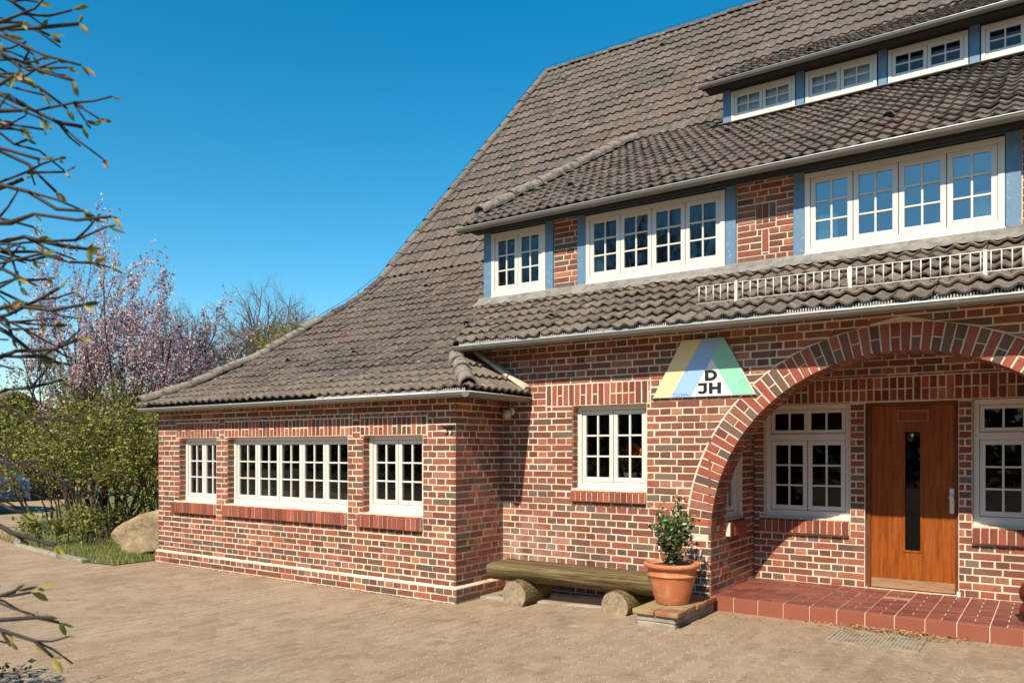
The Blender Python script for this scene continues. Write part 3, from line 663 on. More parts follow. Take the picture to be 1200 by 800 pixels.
# ------------------------------------------------------------------ roofs of real overlapping tiles
import bmesh
def interp(prof):
    L = [0]
    for (a, b), (c, d) in zip(prof, prof[1:]): L.append(L[-1] + math.hypot(c - a, d - b))
    def at(s):
        for k in range(len(L) - 1):
            if s <= L[k + 1] or k == len(L) - 2:
                t = (s - L[k]) / (L[k + 1] - L[k]); a, b = prof[k], prof[k + 1]
                dy, dz = (b[0] - a[0]) / (L[k + 1] - L[k]), (b[1] - a[1]) / (L[k + 1] - L[k])
                return a[0] + (b[0] - a[0]) * t, a[1] + (b[1] - a[1]) * t, dy, dz
    return at, L[-1]
def tiles(name, x0, x1, prof, gauge, wave, mat, amp=.03, lift=.034, keep=None, cutp=(), parent=None, rough=1.0, extra=None):
    at, LT = interp(prof); mb = MB(); n = max(1, round(LT / gauge)); g = LT / n; tw = wave * 2
    nx = int(math.ceil((x1 - x0) / tw)); S = 6
    for r in range(n):
        for c in range(nx):
            xa = x0 + c * tw; xb = min(xa + tw, x1); 
            if xb - xa < .02: continue
            y, z, dy, dz = at((r + .5) * g)
            if keep and not keep((xa + xb) / 2, y): continue
            s0 = r * g + rng.uniform(-.008, .008) * rough; l0 = lift + rng.uniform(-.004, .006) * rough; rx = rng.uniform(-.004, .004) * rough
            tilt = rng.uniform(-.005, .005) * rough
            vs = []; N = S * 2
            rows_ = ((s0, l0), ((r + 1) * g + .03, .004))
            for (s, lf) in rows_:
                y, z, dy, dz = at(s); ny, nz_ = -dz, dy
                for k in range(N + 1):
                    u = k / N; x = xa + (xb - xa) * u + rx; ph = (x - x0) / wave * 2 * math.pi
                    h = amp * (.5 + .5 * math.cos(ph)) ** 1.25 + lf + tilt * (u - .5)
                    vs.append((x, y + ny * h, z + nz_ * h))
            y, z, dy, dz = at(s0); ny, nz_ = -dz, dy
            for k in range(N + 1):
                X, Y_, Z_ = vs[k]; vs.append((X, Y_ - ny * .022 + dy * .004, Z_ - nz_ * .022 + dz * .004))
            W = N + 1; rid = (rng.random(), rng.random())
            mb.add(vs, [(k, k + 1, W + k + 1, W + k) for k in range(N)], rid, 0, True)
            mb.add(vs[:W] + vs[2 * W:], [(W + k, W + k + 1, k + 1, k) for k in range(N)], rid, 0, False)
    # battens/underlay below the tiles
    if extra is None or extra:
        for k in range(len(prof) - 1):
            (a, b_), (c_, d_) = prof[k], prof[k + 1]; nx_ = 40
            for i in range(nx_):
                xa, xb = x0 + (x1 - x0) * i / nx_, x0 + (x1 - x0) * (i + 1) / nx_
                if keep and not (keep(xa, (a + c_) / 2) and keep(xb, (a + c_) / 2) and keep(xa, a) and keep(xb, a)): continue
                mb.quad((xa, a, b_ - .02), (xb, a, b_ - .02), (xb, c_, d_ - .02), (xa, c_, d_ - .02))
    o = mb.build(name, mat, parent or house)
    if cutp:
        bm = bmesh.new(); bm.from_mesh(o.data); off = OFF[o.name]
        for (co, no) in cutp: bmesh.ops.bisect_plane(bm, geom=bm.verts[:] + bm.edges[:] + bm.faces[:], plane_co=V(co) - off, plane_no=V(no), clear_outer=True)
        bm.to_mesh(o.data); bm.free()
    return o
XG = -11.62
PLOW = [(6.69, 2.39), (7.6, 2.72), (8.66, 3.2), (10.3, 4.13), (11.1, 4.6), (11.6, 4.94), (12.0, 5.27)]; PUP = [(12.0, 5.27), (18.5, 12.15)]
PRI = [(7.53, 3.0), (9.42, 3.87)]; PD1 = [(9.06, 4.975), (15.7, 8.55)]; PD2 = [(13.12, 8.05), (16.25, 9.72)]
hx, hy = -.85, .9   # hip run from (-5.2,6.6) to (-6.05,7.5)
roofL = tiles('roof', XG, -5.15, [PLOW[0], PLOW[1]], .34, .152, M['tile_light'], cutp=[((-5.2, 6.68, 2.3), (hy, -hx, 0))], extra=False)
roof2 = tiles('roof', XG, -5.9, PLOW[1:], .34, .152, M['tile'], amp=.026, lift=.03, rough=1.8, keep=lambda x, y: x < -6.02 - (y - 7.5) * .526 + .35)
roofU = tiles('roof', XG, 3.0, PUP, .408, .19, M['tile'], amp=.03, lift=.036, rough=1.8, keep=lambda x, y: not (x > -6.5 and y < 14.0) and not (x > -4.4 and y < 15.6))
dlen = math.hypot(1, .526)
roofR = tiles('roof', -7.25, 3.0, PRI, .36, .152, M['tile_light'], amp=.036, lift=.045, rough=1.8, cutp=[((-6.07, 7.5, 0), (-1, -.526, 0))], extra=False)
roofD = tiles('roof', -7.2, 3.0, PD1, .34, .152, M['tile'], amp=.03, rough=1.8, keep=lambda x, y: True)
roofT = tiles('roof', -5.12, 3.0, PD2, .34, .152, M['tile'], amp=.03, rough=1.8)
# skirt under the right lower roof edge
m = MB(); m.quad((-6.07, 7.5, 2.7), (-7.12, 9.5, 3.6), (-7.12, 9.5, 3.9), (-6.07, 7.5, 3.03)); m.quad((-6.07, 7.56, 2.98), (3, 7.56, 2.98), (3, 9.42, 3.81), (-7.05, 9.42, 3.81)); part('valley_board', m, M['ridge'], roofR)
# hip end facing right, over the annex return wall
def hip_tiles():
    mb = MB(); n = 5; C = V((-6.05, 7.5, 2.83)); 
    for r in range(3):
        f0, f1 = r / 3, (r + 1) / 3 + .04
        for c in range(n):
            y0, y1 = 6.6 + c * .26, 6.6 + (c + 1) * .26; S = 10; vs = []
            rid = (rng.random(), rng.random())
            for (f, lf) in ((f0, .045), (f1, .006)):
                for k in range(S + 1):
                    y = y0 + (y1 - y0) * k / S; h = .032 * (.5 + .5 * math.cos((y - 6.6) / .13 * 2 * math.pi)) + lf
                    vs.append((-5.17 - .86 * f + .45 * h, y, 2.37 + .5 * f + .88 * h))
            for k in range(S + 1): X, Y_, Z_ = vs[k]; vs.append((X - .012, Y_, Z_ - .024))
            mb.add(vs, [(k, k + 1, S + 2 + k, S + 1 + k) for k in range(S)], rid, 0, True)
            mb.add(vs[:S + 1] + vs[2 * S + 2:], [(S + 1 + k, S + 2 + k, k + 1, k) for k in range(S)], rid)
    o = mb.build('hip_slope', M['tile_light'], roofL)
    bm = bmesh.new(); bm.from_mesh(o.data); off = OFF[o.name]
    for co, no in (((-5.2, 6.68, 2.3), (-hy, hx, 0)), ((-5.2, YM - .01, 2), (0, 1, 0))):
        bmesh.ops.bisect_plane(bm, geom=bm.verts[:] + bm.edges[:] + bm.faces[:], plane_co=V(co) - off, plane_no=V(no), clear_outer=True)
    bm.to_mesh(o.data); bm.free()
hip_tiles()
m = MB()   # pale flashing strip where the hip end meets the wall
for k in range(3):
    t0, t1 = k / 3, (k + 1) / 3 - .02
    p, q = V((-5.18, 7.8, 2.44)).lerp(V((-5.95, 7.8, 2.93)), t0), V((-5.18, 7.8, 2.44)).lerp(V((-5.95, 7.8, 2.93)), t1)
    m.hexa([p + V((0, -.07, 0)), q + V((0, -.07, 0)), q + V((0, .04, .0)), p + V((0, .04, 0)), p + V((.02, -.07, .035)), q + V((.02, -.07, .035)), q + V((.02, .04, .05)), p + V((.02, .04, .05))])
part('wall_flashing', m, M['mortar'], roofL, .006)
def barrels(name, p, q, step, rad, mat, parent, up=V((0, 0, 1)), taper=.86, jit=.01, arc=math.pi):
    p, q = V(p), V(q); L = (q - p).length; n = max(1, round(L / step)); d = (q - p).normalized(); side = d.cross(up).normalized(); u = side.cross(d)
    mb = MB(); S = 10
    for k in range(n):
        a, b_ = p + d * (L * k / n - .02), p + d * (L * (k + 1) / n + .03); o = u * rng.uniform(-jit, jit) + side * rng.uniform(-jit, jit)
        vs = []
        for (c, r) in ((a, rad), (b_, rad * taper)):
            for rr in (r, r - .018):
                for j in range(S + 1):
                    t = (math.pi - arc) / 2 + arc * j / S; vs.append(c + o + side * math.cos(t) * rr + u * (math.sin(t) * rr + (.012 if c is a else 0)))
        W = S + 1; fs = []
        for j in range(S): fs += [(j, j + 1, 2 * W + j + 1, 2 * W + j), (W + j, W + j + 1, 3 * W + j + 1, 3 * W + j), (j, j + 1, W + j + 1, W + j), (2 * W + j, 2 * W + j + 1, 3 * W + j + 1, 3 * W + j)]
        mb.add(vs, fs, None, 0, False)
    return mb.build(name, mat, parent)
barrels('hip_capping', (-5.25, 6.74, 2.42), (-6.06, 7.56, 2.87), .31, .105, M['ridge'], roofL, taper=.85)
barrels('ridge_capping', (XG, 18.52, 12.14), (3.0, 18.52, 12.14), .4, .12, M['tile'], roofU)
for (ya, za), (yb, zb_) in zip(PLOW[:3], PLOW[1:4]): barrels('verge_capping', (XG, ya + .05, za + .06), (XG, yb, zb_ + .06), .42, .10, M['ridge'], roof2, jit=.014)
for (ya, za), (yb, zb_) in zip(PLOW[3:], PLOW[4:]): barrels('verge_capping', (XG, ya, za + .02), (XG, yb, zb_ + .02), .42, .085, M['tile'], roof2)
barrels('verge_capping', (XG, 12.0, 5.28), (XG, 18.4, 12.07), .42, .095, M['tile_light'], roofU, jit=.012)
barrels('verge_capping', (-7.2, 9.55, 5.32), (-7.12, 14.75, 8.13), .45, .11, M['ridge'], roofD, taper=.95, jit=.014)
# rear slope
m = MB(); m.quad((XG, 18.5, 12.12), (3, 18.5, 12.12), (3, 30.4, 2.2), (XG, 30.4, 2.2)); part('rear_slope', m, M['tile'], roofU)
# ventilation tiles
def vent(x, prof, y, parent):
    at, LT = interp(prof)
    k = 0; s = 0
    while s < LT:
        yy, z, dy, dz = at(s)
        if yy >= y: break
        s += .02
    mb = MB(); c = V((x, yy, z)); f = V((0, dy, dz)); nn = V((0, -dz, dy)); S = 10; vs = []
    for (t, r, h) in ((-.08, .062, .045), (.0, .062, .045), (.13, .04, .03)):
        for j in range(S + 1):
            a = math.pi * j / S; vs.append(c + f * t + V((1, 0, 0)) * math.cos(a) * r + nn * (math.sin(a) * r + h - .01))
    W = S + 1; mb.add(vs, [(r_ * W + j, r_ * W + j + 1, (r_ + 1) * W + j + 1, (r_ + 1) * W + j) for r_ in range(2) for j in range(S)], None, 0, True)
    mb.poly([c + f * -.055 + V((1, 0, 0)) * math.cos(math.pi * j / S) * .055 + nn * (math.sin(math.pi * j / S) * .055 + .035) for j in range(S + 1)], None, 1)
    mb.build('vent_tile', [M['tile'], M['gasket']], parent)
for x, y in ((-9.81, 11.41), (-10.32, 8.57), (-8.87, 8.65)): vent(x, PLOW[1:], y, roof2)
for x, y in ((-6.16, 10.57), (-4.42, 12.63), (-1.69, 10.54)): vent(x, PD1, y, roofD)
for x, y in ((-7.95, 18.0), (-10.65, 17.8), (-5.14, 18.0)): vent(x, PUP, y, roofU)
for x, y in ((-5.07, 8.24), (-6.45, 8.35)): vent(x, PRI, y, roofR)
vent(-3.41, PD2, 13.74, roofT)
# lightning wire over ridge and verge
m = MB(); wp = [V((XG - .05, 8.66, 3.36)), V((XG - .05, 10.3, 4.28)), V((XG - .05, 11.1, 4.75)), V((XG - .05, 12.0, 5.42)), V((XG - .05, 18.45, 12.29)), V((3, 18.5, 12.33))]
m.tube(wp, .005, 5)
for a, b_ in zip(wp, wp[1:]):
    nseg = max(1, int((b_ - a).length / 1.1))
    for k in range(nseg): c = a.lerp(b_, (k + .3) / nseg); m.tube([c + V((0, 0, .02)), c + V((.02, 0, -.14))], .008, 4)
part('lightning_wire', m, M['iron'])

# --- gutters
def gutter(p, q, rad=.058, comb=False, name='gutter', mats=None):
    p, q = V(p), V(q); d = (q - p).normalized(); out = V((d.y, -d.x, 0)); S = 12; mb = MB(); N = 1
    vs = []
    for c in (p, q):
        for rr in (rad, rad - .004):
            for j in range(S + 1):
                t = math.pi * j / S; vs.append(c + out * math.cos(t) * rr - V((0, 0, 1)) * math.sin(t) * rr)
    W = S + 1; fs = []
    for j in range(S): fs += [(j, j + 1, 2 * W + j + 1, 2 * W + j), (W + j, W + j + 1, 3 * W + j + 1, 3 * W + j)]
    mb.add(vs, fs, None, 0, True)
    for c, sgn in ((p, 0), (q, 0)): mb.poly([c + out * math.cos(math.pi * j / S) * rad - V((0, 0, 1)) * math.sin(math.pi * j / S) * rad for j in range(S + 1)])
    mb.tube([p + out * rad, q + out * rad], .008, 8, mat=1)
    g = part(name, mb, [M['zinc'], M['zinc_rim']])
    L = (q - p).length; n = int(L / .82)
    for k in range(n):
        c = p + d * (L * (k + .5) / n); bm_ = MB(); r2 = rad + .004; vs = []
        for s in (-.014, .014):
            for j in range(S + 1):
                t = math.pi * j / S * 1.0 - .12; vs.append(c + d * s + out * math.cos(t) * r2 - V((0, 0, 1)) * math.sin(t) * r2)
        bm_.add(vs, [(j, j + 1, W + j + 1, W + j) for j in range(S)], None, 0, True)
        bm_.tube([c + out * (rad + .002) + V((0, 0, .012)), c + out * (rad - .03) + V((0, 0, .012))], .007, 5)
        bm_.build('gutter_bracket', M['zinc'], g)
    return g
gutter((-11.56, 6.70, 2.35), (-5.155, 6.70, 2.36)); gutter((-5.205, 6.64, 2.359), (-5.205, 7.84, 2.351))
gutter((-6.02, 7.49, 2.975), (3.0, 7.49, 2.985)); gutter((-7.2, 9.02, 4.94), (3.0, 9.02, 4.975)); gutter((-5.12, 13.09, 8.015), (3.0, 13.09, 8.03))
# eave combs above two gutters
m = MB(); x = -6.0
while x < 2.9: m.box(x, x + .012, 7.535, 7.539, 3.0, 3.045); x += .024
m.box(-6.0, 2.9, 7.531, 7.535, 2.985, 3.012); part('eave_comb', m, M['comb'])
m = MB(); x = -7.6
while x < -5.25: m.box(x, x + .012, 6.70, 6.704, 2.375, 2.41); x += .024
m.box(-7.6, -5.25, 6.696, 6.7, 2.367, 2.385); part('eave_comb', m, M['comb'])
# soffits and fascias
m = MB(); m.box(-11.5, -5.21, 6.76, YA + .02, 2.405, 2.42); m.box(-5.56, -5.24, YA, YM - .005, 2.405, 2.42); m.box(-11.5, -5.23, 6.748, 6.762, 2.3, 2.42); m.box(-5.272, -5.258, 6.762, YM - .01, 2.3, 2.418)
m.box(-6.0, 3, 7.56, YM + .02, 3.02, 3.035); m.box(-6.0, 3, 7.55, 7.565, 2.93, 3.04)
m.box(-7.15, 3, 9.09, YD + .02, 4.935, 4.95); m.box(-7.15, 3, 9.08, 9.094, 4.88, 4.98); m.poly([(-7.16, 9.08, 4.9), (-7.16, 9.08, 5.0), (-7.16, 15.6, 8.5), (-7.16, 15.6, 8.4)]); m.quad((-7.16, 9.08, 4.93), (-6.98, 9.08, 4.93), (-6.98, 15.5, 8.36), (-7.16, 15.5, 8.36))
m.box(-5.08, 3, 13.16, YT + .02, 8.0, 8.015); m.box(-5.08, 3, 13.15, 13.164, 7.95, 8.06); m.quad((-5.08, 13.15, 8.0), (-4.83, 13.15, 8.0), (-4.83, 16, 9.5), (-5.08, 16, 9.5)); m.poly([(-5.09, 13.15, 7.96), (-5.09, 13.15, 8.07), (-5.09, 16, 9.6), (-5.09, 16, 9.5)])
part('soffit', m, M['dark_wood'])
# --- snow guard
m = MB(); mr = MB(); yS = 7.98; x0, x1 = -3.12, 2.4; nb = int((x1 - x0) / .077)
zb, zt_ = 3.275, 3.455
for z in (zb, zt_): m.tube([(x0 - .03, yS, z), (x1, yS, z + .012)], .006, 6)
sg = part('snow_guard', m, M['galv'])
m = MB()
for k in range(nb + 1): x = x0 + (x1 - x0) * k / nb; m.tube([(x, yS, zb), (x, yS, zt_)], .006, 6)
part('guard_bars', m, M['galv'], sg)
for x in (-2.72, -1.62, -.52, .58, 1.68):
    m = MB(); m.box(x - .015, x + .015, yS - .014, yS - .009, zb - .07, zt_ + .02); m.hexa([(x - .015, yS - .014, zb - .07), (x + .015, yS - .014, zb - .07), (x + .015, yS - .009, zb - .065), (x - .015, yS - .009, zb - .065), (x - .015, yS + .5, zb + .14), (x + .015, yS + .5, zb + .14), (x + .015, yS + .5, zb + .145), (x - .015, yS + .5, zb + .145)])
    part('guard_bracket', m, M['galv'], sg)

# ------------------------------------------------------------------ things on and beside the house
def sign_board():
    root = thing('hostel_sign', 'painted trapezoid board with yellow, blue and green bands and black letters beside the arch', 'sign', (-3.02, YM, 2.28))
    O = V((-3.58, YM - .03, 2.285)); Wd, Hh = 1.113, .598
    def mp(x, z, d=0): return O + V((x * Wd, -d, z * Hh))
    tl, tr = .298, .703
    m = MB()
    out = [(0, 0), (1, 0), (tr, 1), (tl, 1)]
    f = [mp(x, z) for x, z in out]; k = [p + V((0, .022, 0)) for p in f]; m.hexa(f + k); m.build('board', sm['edge'], root, .002)
    def flat(name, pts, mat, d): mb = MB(); mb.poly([mp(x, z, d) for x, z in pts]); return mb.build(name, mat, root)
    e = .008
    flat('yellow_band', [(.012, .012), (.19, .012), (.4965, .99), (tl + .003, .99)], sm['yel'], .003)
    flat('blue_band', [(.19, .012), (.392, .012), (.593, .643), (tr - .004, .99), (.4965, .99)], sm['blu'], .003)
    flat('green_band', [(.785, .012), (.988, .012), (tr - .003, .99), (.593, .643)], sm['grn'], .003)
    flat('white_field', [(.392, .012), (.785, .012), (.593, .643)], sm['wht'], .003)
    d = .006
    def L(name, polys):
        mb = MB()
        for p in polys: mb.poly([mp(x, z, d) for x, z in p])
        mb.build(name, sm['blk'], root)
    def arc(cx, cz, rx, rz, t0, t1, n=12): return [(cx + rx * math.cos(t0 + (t1 - t0) * i / n), cz + rz * math.sin(t0 + (t1 - t0) * i / n)) for i in range(n + 1)]
    # D
    x0, x1, z0, z1 = .527, .645, .268, .455; zc = (z0 + z1) / 2; ro, ri = (z1 - z0) / 2, (z1 - z0) / 2 - .05; xs = .58
    oa = arc(xs, zc, x1 - xs, ro, -math.pi / 2, math.pi / 2); ia = arc(xs, zc, x1 - xs - .034, ri, -math.pi / 2, math.pi / 2)
    L('letter', [[(x0, z0), (x0 + .036, z0), (x0 + .036, z1), (x0, z1)], [(x0 + .036, z0), (xs, z0), (xs, z0 + .05), (x0 + .036, z0 + .05)], [(x0 + .036, z1 - .05), (xs, z1 - .05), (xs, z1), (x0 + .036, z1)]] + [[ia[i], oa[i], oa[i + 1], ia[i + 1]] for i in range(12)])
    # J
    z0, z1 = .045, .235; xj = .548; a0 = arc(.500, z0 + .06, .048, .06, 0, -math.pi, 10); a1 = arc(.500, z0 + .065, .014, .02, 0, -math.pi, 10)
    L('letter', [[(xj - .034, z0 + .06), (xj, z0 + .06), (xj, z1), (xj - .034, z1)], [(.462, z1 - .045), (xj - .034, z1 - .045), (xj - .034, z1), (.462, z1)]] + [[a1[i], a0[i], a0[i + 1], a1[i + 1]] for i in range(9)])
    # H
    hx0, hx1 = .566, .682
    L('letter', [[(hx0, z0), (hx0 + .036, z0), (hx0 + .036, z1), (hx0, z1)], [(hx1 - .036, z0), (hx1, z0), (hx1, z1), (hx1 - .036, z1)], [(hx0 + .036, z0 + .072), (hx1 - .036, z0 + .072), (hx1 - .036, z0 + .118), (hx0 + .036, z0 + .118)]])
    # faint blue scrawl
    mb = MB(); pts = []
    for i in range(46): t = i / 45; pts.append(mp(.215 + .155 * t + .008 * math.sin(t * 40), .05 + .03 * math.sin(t * 31) * (1 - .4 * t) + .012 * math.sin(t * 67), .0052))
    mb.tube(pts, .0022, 4); mb.build('scrawl', sm['ink'], root)
sm = {'edge': simple('sign_edge', (.6, .58, .5), .5), 'yel': simple('sign_yellow', (.78, .62, .33), .45, var=.04), 'blu': simple('sign_blue', (.30, .48, .76), .45, var=.05), 'grn': simple('sign_green', (.26, .58, .42), .45, var=.08, dirt=((.16, .42, .30), 6, .6, .75)),
      'wht': simple('sign_white', (.78, .78, .75), .45, var=.03), 'blk': simple('sign_black', (.012, .012, .014), .45), 'ink': simple('scrawl_ink', (.22, .36, .68), .5)}
sign_board()

# log bench
root = thing('log_bench', 'rustic bench, a split log seat on two short round logs by the brick wall', 'bench', (-4.3, 7.4, 0))
m = MB(); x0, x1 = -5.30, -3.26; yb0, yb1 = 7.16, 7.6; N = 26; sec = [(yb0 + .01, .475), (yb0 - .012, .44), (yb0 - .012, .39), (yb0 + .03, .325), (yb0 + .11, .285), (yb0 + .25, .275), (yb0 + .38, .32), (yb1, .40), (yb1, .475), (yb1 - .1, .482), (yb0 + .15, .482)]
vs = []
for i in range(N + 1):
    x = x0 + (x1 - x0) * i / N
    for k, (y, z) in enumerate(sec): nn = noise.noise(V((x * 1.6, y * 5, z * 5))) * .014; vs.append((x, y + nn, z - .02 + .012 * (x + 5.3) / 2 + nn))
S = len(sec); m.add(vs, [(i * S + k, i * S + (k + 1) % S, (i + 1) * S + (k + 1) % S, (i + 1) * S + k) for i in range(N) for k in range(S)], None, 0, True)
m.poly(vs[:S], None, 1); m.poly(vs[-S:], None, 1)
m.build('seat', [M['log'], M['log_end']], root)
for (x, r, zc) in ((-4.88, .158, .15), (-3.655, .155, .165)):
    m = MB(); n = 28; vs = []; ys = [7.08, 7.09, 7.3, 7.62]
    for y in ys:
        for j in range(n):
            t = 2 * math.pi * j / n; rr = r * (1 + .05 * noise.noise(V((math.cos(t) * 1.5 + x, math.sin(t) * 1.5, y)))) - (.008 if y == 7.08 else 0)
            vs.append((x + rr * math.cos(t), y, zc + rr * math.sin(t)))
    m.add(vs, [(i * n + j, i * n + (j + 1) % n, (i + 1) * n + (j + 1) % n, (i + 1) * n + j) for i in range(3) for j in range(n)], None, 0, True)
    m.poly(vs[:n], None, 1); m.build('leg', [M['log'], M['log_end']], root)

# plinth of bricks with the terracotta pot
root = thing('brick_pedestal', 'low mossy slab on mortared bricks under the terracotta pot', 'pedestal', (-3.1, 7.2, .05))
b = MB(); px0, px1, py0, py1 = -3.27, -2.885, 6.78, 7.80
b.box(px0 + .01, px1 - .01, py0 + .01, py1, .0, .2, mat=1)
for r in range(2):
    z = .06 + r * .077
    for k in range(2): a = px0 + k * .19; brick(b, [(a + .006, py0, z), (a + .186, py0, z), (a + .186, py0, z + .066), (a + .006, py0, z + .066)], NF, .06, .008, .004)
    for k in range(5): a = py0 + k * .2; brick(b, [(px1, a + .006, z), (px1, a + .195, z), (px1, a + .195, z + .066), (px1, a + .006, z + .066)], NR, .06, .008, .004)
b.build('base', [M['concrete'], M['mortar_dark']], root)
b = MB(); y = py0 - .035
k = 0
while y < 7.78:
    y1 = min(y + .245, 7.8); b.box(px0 - .03 + rng.uniform(-.006, .006), px0 + .19, y + .004, y1 - .004, .2, .246 + rng.uniform(-.004, .004)); b.box(px0 + .198, px1 + .035 + rng.uniform(-.008, .008), y + .004, y1 - .004, .2, .246 + rng.uniform(-.004, .004)); y = y1
b.build('slab', M['moss'], root, .008)
root = thing('flower_pot', 'large terracotta pot with rolled rim on the low slab by the arch', 'flower pot', (-3.09, 7.2, .247))
m = MB(); m.lathe((-3.09, 7.2, .247), [(0, .0), (.15, 0), (.158, .012), (.185, .1), (.212, .2), (.228, .262), (.232, .27), (.24, .272), (.243, .285), (.232, .292), (.235, .345), (.262, .352), (.272, .365), (.274, .385), (.266, .398), (.245, .398), (.232, .385), (.225, .36), (0, .355)], 48)
m.build('pot', M['terracotta'], root)
m = MB(); m.lathe((-3.09, 7.2, .247), [(.228, .362), (.1, .375), (0, .38)], 24); m.build('soil', M['soil'], root)

def leafquad(mb, c, size, mat=0, aspect=.55, nrm=None, rid=None):
    n = V((rng.gauss(0, 1), rng.gauss(0, 1), rng.gauss(.35, 1))) if nrm is None else nrm
    if n.length < .01: n = V((0, 0, 1))
    n.normalize(); a = n.orthogonal().normalized(); a = Matrix.Rotation(rng.uniform(0, 6.28), 3, n) @ a; b_ = n.cross(a)
    s = size; mb.add([c - a * s, c + b_ * s * aspect + n * s * .15, c + a * s, c - b_ * s * aspect + n * s * .15], [(0, 1, 2, 3)], rid, mat)
def twigs(mb, p, d, L, r, lev, tips, spread=.6, kids=(3, 4), seg=4, wob=.18, up=.05, shrink=.62, mat=0, kidfrom=.35):
    pts = [V(p)]; d = V(d).normalized()
    for k in range(seg):
        d = (d + V((rng.gauss(0, wob), rng.gauss(0, wob), rng.gauss(up, wob)))).normalized(); pts.append(pts[-1] + d * L / seg)
    rad = [r * (1 - .65 * k / seg) for k in range(seg + 1)]
    mb.tube(pts, rad, 6 if r > .03 else (4 if r > .008 else 3), mat=mat, cap=False)
    tips.append((pts, lev))
    if lev > 0:
        for k in range(rng.randint(*kids)):
            t = kidfrom + (1 - kidfrom) * (k + rng.random()) / kids[1]; i = min(seg - 1, int(t * seg)); q = pts[i].lerp(pts[i + 1], t * seg - i)
            dd = (pts[i + 1] - pts[i]).normalized(); a = dd.orthogonal().normalized(); a = Matrix.Rotation(rng.uniform(0, 6.28), 3, dd) @ a
            nd_ = (dd * (1 - spread * .45) + a * spread).normalized()
            twigs(mb, q, nd_, L * shrink * rng.uniform(.75, 1.15), rad[i] * .62, lev - 1, tips, spread, kids, max(2, seg - 1) if lev < 2 else seg, wob, up, shrink, mat, kidfrom)
# plant in the pot
root = thing('potted_shrub', 'small bushy evergreen with variegated leaves growing in the terracotta pot', 'plant', (-3.09, 7.2, .62))
st = MB(); tp = []
for k in range(15): twigs(st, (-3.09 + rng.uniform(-.05, .05), 7.2 + rng.uniform(-.05, .05), .6), (rng.uniform(-.62, .62), rng.uniform(-.5, .5), 1), rng.uniform(.36, .52), .006, 1, tp, .5, (3, 4), 4, .1, .12, .4)
st.build('stem', M['twig'], root)
lf = MB()
for pts, lev in tp:
    for k in range(30 if lev else 18):
        t = rng.uniform(.15, 1) * (len(pts) - 1); i = min(len(pts) - 2, int(t)); c = pts[i].lerp(pts[i + 1], t - i) + V((rng.gauss(0, .028), rng.gauss(0, .028), rng.gauss(0, .025))); leafquad(lf, c, rng.uniform(.018, .034))
lf.build('foliage', M['leaf_pot'], root)
# dark red pot at the right edge of the porch
m = MB(); m.lathe((-.10, 8.25, FZ), [(0, 0), (.13, 0), (.16, .02), (.185, .09), (.165, .15), (.15, .165), (.175, .2), (.19, .26), (.165, .32), (.15, .33), (.14, .31), (0, .3)], 32)
tag(m.build('glazed_pot', M['glaze'], None), 'dark red glazed pot on the tiled porch floor at the right edge', 'flower pot')
# corner lamp and iron hook
root = thing('wall_lamp', 'small pale round lamp under the eaves in the corner beside the annex', 'lamp', (-5.42, 7.83, 2.2))
m = MB(); m.tube([(-5.43, 7.85, 2.2), (-5.43, 7.80, 2.2)], .05, 16); m.build('base', M['white_metal'], root)
m = MB(); m.lathe((-5.43, 7.74, 2.15), [(0, -.055), (.045, -.03), (.058, .01), (.05, .05), (.025, .07), (0, .072)], 16); m.build('shade', simple('lamp_glass', (.5, .45, .38), .4), root)
m = MB(); m.tube([(-5.68, YA, 1.99), (-5.68, YA - .07, 1.985), (-5.70, YA - .09, 2.01)], .011, 8); m.tube([(-5.62, YA, 1.985), (-5.62, YA - .07, 1.98), (-5.64, YA - .09, 2.0)], .011, 8); m.box(-5.72, -5.58, YA - .012, YA - .004, 1.965, 2.015)
tag(m.build('iron_hook', M['iron'], None), 'little dark double iron hook near the annex corner under the eaves', 'hook')
# drain grate and fallen leaves before the step
m = MB(); g0, g1, h0, h1 = -1.66, -.93, 7.13, 7.66; zg = gz(-1.3, 7.4)
m.box(g0, g1, h0, h0 + .03, zg, zg + .012); m.box(g0, g1, h1 - .03, h1, zg, zg + .012); m.box(g0, g0 + .03, h0 + .03, h1 - .03, zg, zg + .012); m.box(g1 - .03, g1, h0 + .03, h1 - .03, zg, zg + .012)
x = g0 + .05
while x < g1 - .04: m.box(x, x + .012, h0 + .03, h1 - .03, zg, zg + .009); x += .03
m.box(g0 + .03, g1 - .03, h0 + .03, h1 - .03, zg + .0005, zg + .003)
tag(m.build('foot_scraper_grate', simple('galvanised_grate', (.33, .27, .19), .85, 0, var=.3, dirt=((.2, .15, .1), 8, .45, .65)), None), 'flat metal grating let into the paving before the step', 'grate')
m = MB()
for k in range(420):
    x = rng.gauss(-1.25, .3); y = 7.83 - abs(rng.gauss(0, .09)) - .01; leafquad(m, V((x, y, gz(x, y) + .012 + rng.random() * .02)), rng.uniform(.008, .022), nrm=V((rng.gauss(0, .5), rng.gauss(0, .5), 1)))
for k in range(120):
    x = rng.uniform(-2.9, .5); y = rng.uniform(7.5, 7.83); leafquad(m, V((x, y, gz(x, y) + .012)), rng.uniform(.006, .014), nrm=V((rng.gauss(0, .3), rng.gauss(0, .3), 1)))
o = m.build('fallen_leaves', M['dry_leaf']); o['kind'] = 'stuff'
